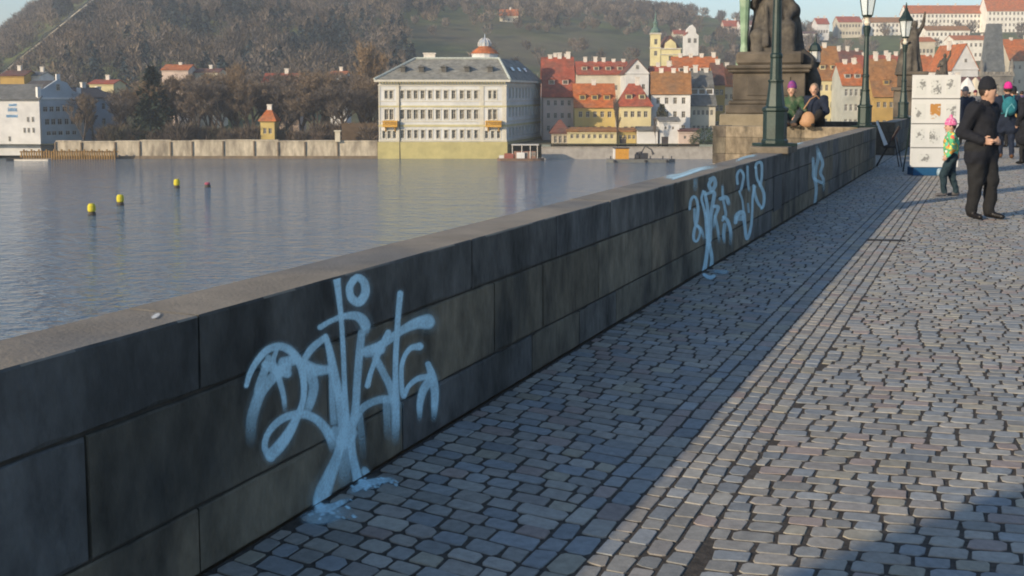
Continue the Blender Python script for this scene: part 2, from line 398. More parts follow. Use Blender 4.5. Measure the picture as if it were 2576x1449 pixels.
# ---- parapets built of cut blocks
blk = mat('parapet_block', (0, 0, 0), 0.9, 0.45, 7, 0.014, 24, attr=True, c2=(0.045, 0.042, 0.036), c2scale=2.4, c2lo=.45, c2hi=.72, stretch=(1, 1, .5))
TOPM = mat('parapet_worn_top', (.245, .205, .155), .85, .22, 3.0, .003, 70, c2=(.17, .155, .135), c2scale=1.1)
core_m = mat('wall_mortar', (0.06, 0.05, 0.04), 0.95, 0.3, 20)
BP = [(.170, .142, .100), (.150, .128, .094), (.128, .118, .104), (.180, .144, .098), (.116, .110, .102), (.158, .130, .090)]
def rough_block(m_, r, x0, x1, y0, y1, z0, z1, ch=.006):
    """hand-cut block: chamfered section carried along its length, every arris slightly wavering"""
    n = max(2, int((y1 - y0) / .09)); P = []; F = []
    for i in range(n + 1):
        y = y0 + (y1 - y0) * i / n + (r.uniform(-.012, .012) if 0 < i < n else 0); q = ch * 1.0
        sec = [(x0 + q, z0), (x1 - q, z0), (x1, z0 + q), (x1, z1 - q), (x1 - q, z1), (x0 + q, z1), (x0, z1 - q), (x0, z0 + q)]
        for k, (x, z) in enumerate(sec):
            chip = .010 if r.random() < .06 else 0; jz = r.uniform(0, .0045) + chip
            P.append((x + r.uniform(-.001, .001), y + (r.uniform(0, .005) if i == 0 else -r.uniform(0, .005) if i == n else 0), z + (jz if k in (0, 1, 2, 7) else -jz if (k in (3, 6) or z1 < WTOP - .01) else -r.uniform(0, .0012))))
    for i in range(n):
        for k in range(8): F.append((i * 8 + k, i * 8 + (k + 1) % 8, i * 8 + 8 + (k + 1) % 8, i * 8 + 8 + k))
    F.append(tuple(reversed(range(8)))); F.append(tuple(range(n * 8, n * 8 + 8))); m_.add(P, F)
def courses(root, x0, x1, ya, yb, joints, seed=1, axis='y', zc=(0.0, .235, .62, WTOP), lens=(.7, 1.25), core=True, cols=BP):
    """blocks laid in three courses along y (or x), each a piece of its own"""
    r = random.Random(seed)
    for ci in range(len(zc) - 1):
        js = list(joints[ci]) if joints else []
        js = sorted(j for j in js if ya < j < yb); pts = [ya]
        if js:
            while js[0] - pts[-1] > lens[1]: pts.append(min(pts[-1] + r.uniform(*lens), js[0] - .3))
            pts += js
        while yb - pts[-1] > lens[1]: pts.append(pts[-1] + r.uniform(*lens))
        pts.append(yb)
        for a, b in zip(pts[:-1], pts[1:]):
            if b - a < .02: continue
            e = r.uniform(-.001, .001); g = .0035; m_ = MB()
            if axis == 'y' and b < 27: rough_block(m_, r, x0 - e, x1 + e, a + g, b - g, zc[ci] + g, zc[ci + 1] - (g if ci < len(zc) - 2 else -e))
            elif axis == 'y': m_.bevbox(x0 - e, x1 + e, a + g, b - g, zc[ci] + g, zc[ci + 1] - (g if ci < len(zc) - 2 else -e), .0045)
            else: m_.bevbox(a + g, b - g, x0 - e, x1 + e, zc[ci] + g, zc[ci + 1] - (g if ci < len(zc) - 2 else -e), .0045)
            c = r.choice(cols); f = r.uniform(.8, 1.2); m_.c = [tuple(q * f for q in c)] * len(m_.v)
            if ci == len(zc) - 2: m_.m = [1 if all(m_.v[i][2] > zc[ci + 1] - .009 for i in f) else 0 for f in m_.f]
            m_.build('stone_block', [blk, TOPM], root)
    if core:
        m_ = MB(); i = .014
        if axis == 'y': m_.box(x0 + i, x1 - i, ya + i, yb - i, zc[0], zc[-1] - i)
        else: m_.box(ya + i, yb - i, x0 + i, x1 - i, zc[0], zc[-1] - i)
        m_.build('core', core_m, root)
def jy(us): return [at_x(u, 930 - .2766 * u + 40, WX).y for u in us]
wall = thing('parapet_wall', 'long stone parapet of cut blocks covered with pale blue graffiti', 'parapet')
courses(wall, WX - WT, WX, -6.0, END_Y, [jy((489, 1010, 1339, 1459, 1552, 1665, 1724, 1850)), jy((211, 820, 1244, 1366, 1507, 1641, 1790, 1925, 2010)), jy((-250, 500, 1187, 1400, 1535, 1696, 1850, 1985, 2080))], 3)
bay = thing('bay_parapet', 'sunlit stone parapet stepping out round the pier under the large dark statue', 'parapet')
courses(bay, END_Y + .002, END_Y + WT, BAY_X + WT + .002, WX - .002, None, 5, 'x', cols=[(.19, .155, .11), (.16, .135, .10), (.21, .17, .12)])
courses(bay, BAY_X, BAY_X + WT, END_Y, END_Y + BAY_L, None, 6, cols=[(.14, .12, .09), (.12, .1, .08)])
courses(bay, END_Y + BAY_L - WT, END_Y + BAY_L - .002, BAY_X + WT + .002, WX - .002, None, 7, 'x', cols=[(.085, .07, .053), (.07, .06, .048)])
farw = thing('parapet_wall', 'shaded stone parapet carrying on behind the easel and the white board', 'parapet')
courses(farw, WX - WT, WX, END_Y + BAY_L, 62, None, 8)
mb = MB(); mb.box(WX - WT, WX, 62.004, 460, 0, WTOP); mb.build('far_wall', stone_lo, farw)
rw = thing('parapet_wall', 'plain stone parapet along the opposite side of the bridge', 'parapet')
mb = MB(); mb.box(7.0, 7.35, -14, 460, -.04, WTOP - .06); mb.build('wall_body', stone_lo, rw); mb = MB(); mb.bevbox(6.96, 7.39, -14, 460, WTOP - .057, WTOP + .04, .015); mb.build('coping', stone_lo, rw)
# pier under the bay: courses of sunlit blocks down to the river, pointed cutwater
pier = thing('bridge_pier', 'sunlit sandstone pier carrying the bay under the dark statue', 'pier')
zc = [-6.1 + .5 * k for k in range(13)]; zc[-1] = -.06
courses(pier, END_Y - .02, END_Y + BAY_L, BAY_X - .15, WX - WT - .004, None, 9, 'x', zc=zc, lens=(.7, 1.3), cols=[(.36, .27, .16), (.3, .23, .14), (.25, .2, .14), (.4, .3, .18)])
mb = MB(); mb.add([(BAY_X - .15, END_Y, z) for z in (WATER_Z - 1, -6.1)] + [(BAY_X - 3.2, END_Y + 2.8, z) for z in (WATER_Z - 1, -6.1)] + [(BAY_X - .15, END_Y + BAY_L, z) for z in (WATER_Z - 1, -6.1)], [(0, 2, 3, 1), (2, 4, 5, 3), (1, 3, 5)])
mb.box(BAY_X - .14, WX - WT - .01, END_Y, END_Y + BAY_L, WATER_Z - 1, -6.102); mb.build('cutwater', stone_lo, pier)
mb = MB(); mb.box(BAY_X + .02, WX, END_Y + .02, END_Y + BAY_L - .02, -.058, -.003); mb.build('bay_floor', pav, pier)

q = MB(); pa, pb = at_x(1946, 470, WX).y, at_x(1966, 470, WX).y; q.bevbox(WX - .02, WX + .006, pa, pb, .2, .62, .003); q.build('dark_inset', mat('dark_panel', (.035, .042, .05), .6, .3, 8), wall)  # dark bluish panel set into the wall face
# ---- graffiti: sprayed strokes lying on the stone
def paint_mat(name='spray_paint', c=(.60, .88, .98)):
    m = bpy.data.materials.new(name); m.use_nodes = True; N = m.node_tree.nodes; L = m.node_tree.links; b = N['Principled BSDF']
    b.inputs['Base Color'].default_value = (*c, 1); b.inputs['Roughness'].default_value = .6
    a = N.new('ShaderNodeAttribute'); a.attribute_name = 'Col'; tc = N.new('ShaderNodeTexCoord')
    n = N.new('ShaderNodeTexNoise'); n.inputs['Scale'].default_value = 90; n.inputs['Detail'].default_value = 5; L.new(tc.outputs['Object'], n.inputs['Vector'])
    n2 = N.new('ShaderNodeTexNoise'); n2.inputs['Scale'].default_value = 11; n2.inputs['Detail'].default_value = 4; L.new(tc.outputs['Object'], n2.inputs['Vector'])
    mr = N.new('ShaderNodeMapRange'); mr.inputs[1].default_value = .3; mr.inputs[2].default_value = .7; mr.inputs[3].default_value = .82; mr.inputs[4].default_value = 1.15; L.new(n.outputs[0], mr.inputs[0])
    mr2 = N.new('ShaderNodeMapRange'); mr2.inputs[1].default_value = .3; mr2.inputs[2].default_value = .7; mr2.inputs[3].default_value = .82; mr2.inputs[4].default_value = 1.15; L.new(n2.outputs[0], mr2.inputs[0])
    mu = N.new('ShaderNodeMath'); mu.operation = 'MULTIPLY'; L.new(mr.outputs[0], mu.inputs[0]); L.new(mr2.outputs[0], mu.inputs[1]); m3 = N.new('ShaderNodeMath'); m3.operation = 'MULTIPLY'; m3.use_clamp = True; L.new(mu.outputs[0], m3.inputs[0]); L.new(a.outputs['Fac'], m3.inputs[1]); L.new(m3.outputs[0], b.inputs['Alpha']); return m
PAINT = paint_mat()
def catmull(P, n=9):
    P = [np.array(p, float) for p in P]; Q = [2 * P[0] - P[1]] + P + [2 * P[-1] - P[-2]]; out = []
    for i in range(1, len(Q) - 2):
        for t in np.linspace(0, 1, n, endpoint=False):
            a, b, c, d = Q[i - 1:i + 3]; out.append(.5 * (2 * b + (c - a) * t + (2 * a - 5 * b + 4 * c - d) * t * t + (3 * b - a - 3 * c + d) * t ** 3))
    out.append(P[-1]); return out
def spray(strokes, plane, parent, name='graffiti', fat=1.0, cell=.0045, m=None):
    """paint density worked out on a fine grid lying on the stone: soft-edged strokes that build up where they cross"""
    ox, oy, sc, kind = plane; W = {'wall': lambda u, v: at_x(u, v, WX + .0034), 'deck': lambda u, v: at_z(u, v, .0042), 'top': lambda u, v: at_z(u, v, WTOP + .0034)}[kind]
    mk = []; segs = []
    for (pts, f0, f1, op) in strokes:
        c = catmull(pts, 6); n = len(c)
        for i in range(n):
            t = i / (n - 1); al = op * min(1, (t + .02) / f0 if f0 > 0 else 1) * min(1, (1.02 - t) / f1 if f1 > 0 else 1); mk.append((c[i], al))
        segs.append([(c[i], mk[len(mk) - n + i][1]) for i in range(n)])
    Pw = np.array([tuple(W((ox + p[0] * sc) / 1.3249, (oy + p[1] * sc) / 1.3249)) for p, _ in mk]); pad = .14 if kind != 'top' else .06
    lo, hi = Pw.min(0) - pad, Pw.max(0) + pad
    if kind == 'wall': lo[2] = max(lo[2], .006); hi[2] = min(hi[2], WTOP - .004); g1 = np.arange(lo[1], hi[1], cell); g2 = np.arange(lo[2], hi[2], cell); A, B = np.meshgrid(g1, g2, indexing='ij'); V = np.stack([np.full_like(A, WX + .0034), A, B], -1)
    else:
        if kind == 'top': lo[0] = max(lo[0], WX - WT + .012); hi[0] = min(hi[0], WX - .01)
        else: lo[0] = max(lo[0], WX + .005)
        g1 = np.arange(lo[0], hi[0], cell); g2 = np.arange(lo[1], hi[1], cell); A, B = np.meshgrid(g1, g2, indexing='ij'); V = np.stack([A, B, np.full_like(A, .0042 if kind == 'deck' else WTOP + .0034)], -1)
    RT = np.array(RM.transposed()); q = (V - np.array(CAM)) @ RT.T; uu = UW / 2 + FPX * q[..., 0] / -q[..., 2]; vv = VH / 2 - FPX * q[..., 1] / -q[..., 2] + SHIFT * UW
    X = (uu * 1.3249 - ox) / sc; Y = (vv * 1.3249 - oy) / sc; D = np.zeros_like(X)
    for seg in segs:
        S = np.zeros_like(X)
        for (p, al), (p2, al2) in zip(seg[:-1], seg[1:]):
            r = max(p[2], p2[2], 4) * .5 * fat; x0, x1 = min(p[0], p2[0]) - 2.4 * r, max(p[0], p2[0]) + 2.4 * r; y0, y1 = min(p[1], p2[1]) - 2.4 * r, max(p[1], p2[1]) + 2.4 * r
            M_ = (X > x0) & (X < x1) & (Y > y0) & (Y < y1)
            if not M_.any(): continue
            dx, dy = p2[0] - p[0], p2[1] - p[1]; t = np.clip(((X[M_] - p[0]) * dx + (Y[M_] - p[1]) * dy) / (dx * dx + dy * dy + 1e-9), 0, 1); d = np.hypot(X[M_] - p[0] - t * dx, Y[M_] - p[1] - t * dy); rr = np.maximum(p[2] + (p2[2] - p[2]) * t, 4) * .5 * fat; e = d / rr
            c_ = np.clip((1.22 - e) / .55, 0, 1); c_ = c_ * c_ * (3 - 2 * c_); halo = .16 * np.clip((2.3 - e) / 1.5, 0, 1) ** 2; S[M_] = np.maximum(S[M_], np.maximum(c_ * .92, halo) * (al + (al2 - al) * t))
        D = 1 - (1 - D) * (1 - S)
    n1, n2 = D.shape; ii, jj = np.meshgrid(np.arange(n1 - 1), np.arange(n2 - 1), indexing='ij'); k = (ii * n2 + jj).ravel(); Q = np.stack([k, k + n2, k + n2 + 1, k + 1], 1); Dr = D.ravel(); keep = Dr[Q].max(1) > .015; Q = Q[keep]
    used = np.unique(Q); mp = -np.ones(len(Dr), int); mp[used] = np.arange(len(used)); o_ = link(name, np_mesh(name, V.reshape(-1, 3)[used], mp[Q], m or PAINT, np.repeat(Dr[used][:, None], 3, 1)), parent); return o_
def on_wall(ox, oy, s): return (ox, oy, s, 'wall')
def on_deck(ox, oy, s): return (ox, oy, s, 'deck')
def on_top(ox, oy, s): return (ox, oy, s, 'top')
T1 = [
 ([(130, 685, 26), (150, 620, 32), (190, 550, 36), (245, 492, 40), (310, 474, 44), (370, 500, 46), (412, 555, 44), (434, 630, 40), (440, 710, 36), (428, 790, 34), (385, 890, 48), (335, 975, 62), (285, 1035, 66), (250, 1065, 50)], 0, .06, 1),
 ([(262, 1070, 50), (230, 1020, 36), (240, 955, 34), (285, 893, 40), (350, 850, 44), (430, 838, 46), (500, 862, 48), (552, 912, 52), (582, 970, 52), (592, 1030, 40)], 0, .15, .95),
 ([(345, 590, 60), (275, 640, 58), (212, 715, 60), (180, 790, 62), (158, 880, 64), (155, 990, 60)], 0, .45, .85),
 ([(290, 500, 26), (276, 560, 28), (306, 650, 34), (330, 740, 30), (338, 825, 26)], 0, .2, .9),
 ([(250, 535, 34), (230, 600, 44), (200, 690, 48), (185, 770, 44)], 0, .3, .8),
 ([(330, 560, 60), (400, 545, 56)], 0, 0, .9), ([(235, 575, 50), (300, 600, 60), (350, 620, 50)], 0, 0, .85),
 ([(432, 560, 34), (480, 488, 42), (545, 432, 36)], 0, 0, .95), ([(440, 570, 56), (500, 600, 66), (570, 600, 46)], 0, 0, .95),
 ([(470, 600, 60), (492, 690, 56), (470, 790, 46), (440, 850, 36)], 0, .4, .85),
 ([(556, 420, 30), (578, 500, 40), (600, 600, 44), (620, 700, 46), (640, 850, 50), (654, 960, 50)], 0, 0, .95),
 ([(572, 480, 26), (586, 620, 30), (590, 760, 32), (600, 900, 40)], .05, .1, .8),
 ([(614, 100, 44), (626, 200, 34), (640, 330, 28), (650, 500, 28), (658, 700, 30), (664, 850, 42), (668, 980, 60)], 0, 0, 1),
 ([(690, 140, 40), (725, 105, 40), (762, 130, 46), (768, 190, 50), (735, 236, 52), (694, 214, 46), (684, 160, 42), (705, 118, 40)], 0, 0, 1),
 ([(526, 372, 32), (590, 335, 28), (660, 312, 36), (725, 312, 52), (765, 350, 60), (772, 400, 40)], 0, .15, .95),
 ([(752, 385, 44), (738, 500, 44), (726, 650, 44), (716, 800, 44), (690, 960, 48)], .08, 0, .85),
 ([(768, 500, 46), (860, 462, 46), (960, 392, 46), (1040, 352, 62), (1102, 342, 84)], 0, 0, .95),
 ([(780, 685, 32), (800, 610, 28), (848, 490, 34), (892, 400, 34)], 0, 0, .95), ([(780, 505, 60), (850, 490, 56)], 0, 0, .9),
 ([(826, 540, 42), (868, 620, 42), (905, 700, 44), (926, 800, 48), (935, 930, 50)], 0, .35, .85),
 ([(956, 190, 34), (946, 300, 32), (936, 450, 32), (930, 600, 32), (934, 750, 38), (932, 880, 44), (930, 990, 44)], 0, .25, 1),
 ([(1060, 474, 44), (1010, 486, 30), (974, 540, 26), (962, 620, 26), (972, 740, 28), (1000, 690, 26), (1050, 648, 32), (1110, 636, 36)], 0, 0, 1),
 ([(1106, 570, 34), (1130, 640, 46), (1142, 720, 46), (1140, 800, 38), (1136, 870, 30)], 0, .3, 1),
 ([(1122, 650, 50), (1082, 705, 48), (1062, 780, 38), (1060, 870, 26)], 0, .25, .95),
 ([(700, 900, 40), (748, 812, 42), (820, 768, 42), (900, 758, 44), (960, 790, 36)], .1, .2, .7),
 ([(880, 760, 40), (885, 860, 42), (890, 980, 42)], 0, .7, .6), ([(740, 850, 36), (750, 960, 40), (760, 1080, 40)], 0, .8, .5),
 ([(650, 940, 52), (622, 1050, 52), (585, 1150, 70), (545, 1250, 90), (520, 1330, 80)], 0, .1, .9),
 ([(690, 950, 46), (700, 1050, 44), (720, 1150, 52), (738, 1225, 66)], 0, .1, .85), ([(668, 960, 60), (660, 1100, 70), (652, 1230, 70)], 0, .5, .5),
 ([(610, 930, 60), (655, 1000, 60), (700, 940, 56)], 0, 0, .7),
 ([(760, 1130, 40), (790, 1180, 46)], .3, 0, .8)]
spray(T1, on_wall(740, 860, .6211), wall)
rs = random.Random(3); SP = [([(x, y, w), (x + rs.uniform(-16, 16), y + rs.uniform(-8, 8), w * .7)], 0, 0, rs.uniform(.35, .9)) for x, y, w in [(rs.uniform(470, 720), rs.uniform(1285, 1400), rs.uniform(6, 20)) for _ in range(26)] + [(rs.uniform(690, 940), rs.uniform(1175, 1260), rs.uniform(6, 18)) for _ in range(26)]]
spray(SP + [([(500, 1352, 30), (560, 1344, 44), (620, 1322, 34), (690, 1290, 26)], .1, .3, .75), ([(510, 1320, 40), (540, 1345, 50)], .1, .1, 1), ([(700, 1248, 36), (770, 1212, 40), (840, 1196, 36), (925, 1186, 18)], .1, .2, .75), ([(740, 1200, 40), (790, 1222, 40)], .1, .1, .8), ([(430, 1395, 60), (540, 1390, 80), (680, 1360, 60)], .3, .3, .45)], on_deck(740, 860, .6211), wall, 'paint_splash')
T2 = [([(275, 715, 22), (285, 640, 26), (312, 600, 26), (340, 630, 26), (352, 720, 28), (340, 830, 28), (315, 930, 28), (315, 1000, 26), (345, 1010, 22), (372, 930, 22), (350, 870, 24)], 0, 0, .8), ([(320, 720, 26), (330, 850, 30), (380, 900, 26), (410, 1000, 24)], 0, .2, .7),
 ([(330, 430, 40), (325, 560, 36)], .2, .6, .35), ([(400, 550, 22), (385, 620, 22), (405, 700, 24), (425, 800, 28), (440, 980, 36)], 0, 0, .85), ([(415, 560, 28), (440, 700, 30), (445, 850, 36), (450, 1040, 40)], 0, 0, .85),
 ([(470, 440, 40), (500, 430, 36), (512, 490, 34), (480, 540, 38), (455, 490, 34), (480, 440, 34)], 0, 0, .75), ([(420, 580, 24), (500, 560, 34), (490, 660, 34), (470, 800, 36), (460, 1000, 40)], 0, 0, .75),
 ([(500, 690, 30), (540, 700, 34), (515, 780, 26), (495, 900, 26)], 0, .2, .8), ([(510, 780, 24), (535, 900, 26), (550, 1040, 24)], 0, .4, .7), ([(580, 490, 22), (585, 620, 24), (610, 760, 26), (580, 820, 24)], .1, 0, .7),
 ([(560, 620, 34), (615, 610, 40), (640, 680, 32)], 0, .2, .75), ([(590, 790, 30), (630, 830, 34), (655, 930, 30), (655, 1060, 26)], 0, .4, .85), ([(600, 860, 34), (590, 960, 30), (600, 1040, 24)], 0, .4, .7),
 ([(450, 1000, 40), (432, 1150, 34), (410, 1290, 40)], 0, 0, .9), ([(455, 1040, 36), (480, 1160, 32), (475, 1270, 34)], 0, .1, .8),
 ([(720, 480, 24), (715, 400, 24), (745, 355, 26), (775, 400, 24), (765, 480, 24), (745, 560, 22)], 0, .1, .75), ([(735, 550, 20), (765, 640, 20), (775, 740, 22)], 0, 0, .6), ([(812, 300, 22), (815, 450, 24), (830, 560, 22)], .1, .2, .6), ([(815, 650, 22), (825, 760, 22)], .2, .1, .5),
 ([(700, 840, 34), (715, 770, 40), (770, 750, 40), (785, 850, 30), (805, 990, 30), (840, 900, 26), (855, 760, 22), (860, 600, 22), (880, 510, 26)], 0, 0, .8), ([(720, 800, 50), (760, 800, 50)], 0, 0, .6),
 ([(885, 330, 22), (900, 290, 26), (940, 290, 28), (945, 400, 24), (930, 500, 26)], 0, 0, .7), ([(890, 330, 22), (900, 430, 24), (935, 500, 28), (965, 580, 28), (960, 680, 26), (935, 720, 22)], 0, .1, .8), ([(870, 500, 30), (880, 580, 30), (910, 660, 28), (940, 700, 24)], 0, 0, .75),
 ([(1460, 130, 30), (1470, 230, 34), (1450, 330, 30), (1440, 430, 28)], .2, 0, .55), ([(1420, 230, 24), (1425, 340, 28), (1430, 430, 28), (1500, 470, 28)], .1, 0, .65), ([(1480, 200, 30), (1510, 290, 28), (1490, 380, 28), (1515, 440, 28), (1520, 560, 26)], 0, .3, .65), ([(1440, 440, 34), (1450, 540, 28), (1435, 680, 26)], 0, .1, .6)]
spray(T2, on_wall(2200, 440, .3589), wall, fat=1.08)
spray([([(400, 1320, 30), (460, 1350, 40), (520, 1330, 26)], .1, .2, .9), ([(480, 1290, 30), (590, 1300, 40), (640, 1290, 24)], .2, .4, .4)], on_deck(2200, 440, .3589), wall, 'paint_splash')
spray([([(50, 420, 40), (200, 395, 34), (330, 350, 34), (520, 320, 30)], .1, .2, .55), ([(100, 440, 20), (260, 390, 20), (420, 330, 24)], .1, .2, .6), ([(1110, 140, 50), (1200, 105, 40), (1330, 90, 40)], .1, .2, .6), ([(700, 270, 20), (800, 230, 24), (900, 215, 20)], .2, .2, .5)], on_top(2200, 440, .3589), wall, 'paint_splash')
spray([([(508, 1058, 9), (520, 1052, 13), (530, 1046, 8)], .1, .1, 1)], on_top(0, 0, 1.0), wall, 'bird_dropping', m=paint_mat('bird_lime', (.7, .68, .62)))

# ================================================================== FAR BANK
GL = glass_mat('window_glass', (.075, .065, .055)); GLB = glass_mat('window_glass_blue', (.05, .07, .09), .2)  # glass base colour lightened to carry the reflections in the panes
FR = mat('window_frame_paint', (.45, .42, .36), .6, .15)
CH = mat('chimney_render', (.62, .57, .5), .85, .2, 1.5)
R_OR = roof_mat('roof_orange', (.46, .135, .04), (.36, .14, .06)); R_RD = roof_mat('roof_red', (.36, .085, .045), (.27, .095, .06))
R_OC = roof_mat('roof_ochre', (.33, .15, .05), (.24, .13, .06)); R_BR = roof_mat('roof_brown', (.17, .07, .05), (.12, .07, .055)); R_GY = roof_mat('roof_slate', (.17, .165, .15), (.13, .13, .12))
R_DK = roof_mat('roof_dark', (.06, .055, .055), (.045, .045, .05))
def plaster(name, c): return mat(name, c, .88, .13, .35, c2=tuple(q * .8 for q in c), c2scale=.22, c2lo=.5, c2hi=.75)
W_WH = plaster('plaster_white', (.62, .60, .57)); W_CR = plaster('plaster_cream', (.53, .47, .36)); W_YE = plaster('plaster_yellow', (.48, .36, .13)); W_PY = plaster('plaster_pale_yellow', (.56, .48, .27))
W_PK = plaster('plaster_pink', (.55, .43, .36)); W_GY = plaster('plaster_grey', (.42, .42, .37)); W_OC = plaster('plaster_ochre', (.42, .27, .08)); W_BG = plaster('plaster_bluegrey', (.36, .40, .43)); W_TN = plaster('plaster_tan', (.42, .36, .27))
TRIM = mat('stone_trim', (.55, .5, .42), .85, .2, 1)

def facade(mb, W, H, holes, origin, ux, n, depth=.28, mi=0, mr=0, z0=0.0, top=None):
    """a flat wall with real openings; ux runs along it, n points outward"""
    xs = sorted({0, W} | {h[0] for h in holes} | {h[1] for h in holes}); zs = sorted({z0, H} | {h[2] for h in holes} | {h[3] for h in holes})
    pt = lambda x, z, d=0: origin + ux * x + Vector((0, 0, z)) - n * d
    for a, b in zip(xs[:-1], xs[1:]):
        for c, d in zip(zs[:-1], zs[1:]):
            mx, mz = (a + b) / 2, (c + d) / 2
            if any(h[0] < mx < h[1] and h[2] < mz < h[3] for h in holes): continue
            mb.quad(pt(a, c), pt(b, c), pt(b, d), pt(a, d), mi)
    for (a, b, c, d) in holes:
        mb.quad(pt(a, c), pt(a, c, depth), pt(a, d, depth), pt(a, d), mr); mb.quad(pt(b, c), pt(b, d), pt(b, d, depth), pt(b, c, depth), mr)
        mb.quad(pt(a, d), pt(b, d), pt(b, d, depth), pt(a, d, depth), mr); mb.quad(pt(a, c), pt(b, c), pt(b, c, depth), pt(a, c, depth), mr)
WCACHE = {}
def window_mesh(w, h, fm=None, gm=None, bars=True):
    fm = fm or FR; gm = gm or GL; key = (round(w, 2), round(h, 2), fm.name, gm.name)
    if key not in WCACHE:
        m_ = MB(); t = min(.09, w * .12); d = .07
        m_.box(-w / 2, -w / 2 + t, -d, .02, 0, h); m_.box(w / 2 - t, w / 2, -d, .02, 0, h); m_.box(-w / 2 + t, w / 2 - t, -d, .02, 0, t); m_.box(-w / 2 + t, w / 2 - t, -d, .02, h - t, h)
        if bars: m_.box(-t * .4, t * .4, -d * .8, .02, t, h - t); m_.box(-w / 2 + t, w / 2 - t, -d * .7, .018, h * .62, h * .62 + t * .7)
        m_.quad((-w / 2, .0, 0), (w / 2, .0, 0), (w / 2, .0, h), (-w / 2, .0, h), 1)
        WCACHE[key] = m_.mesh('window', [fm, gm])
    return WCACHE[key]
def put_windows(root, holes, origin, ux, n, depth=.28, fm=None, gm=None, name='window'):
    for (a, b, c, d) in holes:
        p = origin + ux * ((a + b) / 2) + Vector((0, 0, c)) - n * (depth - .03)
        link(name, window_mesh(b - a, d - c, fm, gm), root, p, math.atan2(ux.y, ux.x))
def grid_holes(W, zlo, zhi, rows, cols, ww, wh, inset=None):
    ins = inset if inset is not None else W / (cols + .6) * .8; out = []
    for r_ in range(rows):
        zc_ = zlo + (zhi - zlo) * (r_ + .52) / rows
        for c_ in range(cols):
            x = W / 2 if cols == 1 else ins + (W - 2 * ins) * c_ / (cols - 1)
            out.append((x - ww / 2, x + ww / 2, zc_ - wh / 2, zc_ + wh / 2))
    return out
def roof_mesh(W, D, zE, zR, kind, ov=.45, th=.22, hipx=None):
    m_ = MB()
    if kind == 'x':
        sl = (zR - zE) / (D / 2); pol = [(-ov, zE - ov * sl), (D / 2, zR), (D + ov, zE - ov * sl)]
        P = []
        for x in (-W / 2 - ov * .6, W / 2 + ov * .6):
            P += [(x, y, z) for y, z in pol] + [(x, y, z + th) for y, z in pol]
        m_.add(P, [(0, 1, 7, 6), (1, 2, 8, 7), (3, 9, 10, 4), (4, 10, 11, 5), (0, 6, 9, 3), (2, 5, 11, 8), (0, 3, 4, 1), (1, 4, 5, 2), (6, 7, 10, 9), (7, 8, 11, 10)])
    elif kind == 'y':
        sl = (zR - zE) / (W / 2); pol = [(-W / 2 - ov, zE - ov * sl), (0, zR), (W / 2 + ov, zE - ov * sl)]; P = []
        for y in (-ov * .5, D + ov * .5):
            P += [(x, y, z) for x, z in pol] + [(x, y, z + th) for x, z in pol]
        m_.add(P, [(0, 6, 7, 1), (1, 7, 8, 2), (3, 4, 10, 9), (4, 5, 11, 10), (0, 3, 9, 6), (2, 8, 11, 5), (0, 1, 4, 3), (1, 2, 5, 4), (6, 9, 10, 7), (7, 10, 11, 8)])
    else:
        hx = hipx if hipx is not None else min(W / 2 - .3, D / 2); x0, x1, y0, y1 = -W / 2 - ov, W / 2 + ov, -ov, D + ov
        r0, r1 = (-W / 2 + hx, D / 2), (W / 2 - hx, D / 2)
        P = [(x0, y0, zE), (x1, y0, zE), (x1, y1, zE), (x0, y1, zE), (r0[0], r0[1], zR), (r1[0], r1[1], zR), (x0, y0, zE - th), (x1, y0, zE - th), (x1, y1, zE - th), (x0, y1, zE - th)]
        m_.add(P, [(0, 1, 5, 4), (1, 2, 5), (2, 3, 4, 5), (3, 0, 4), (6, 7, 1, 0), (7, 8, 2, 1), (8, 9, 3, 2), (9, 6, 0, 3), (9, 8, 7, 6)])
    return m_
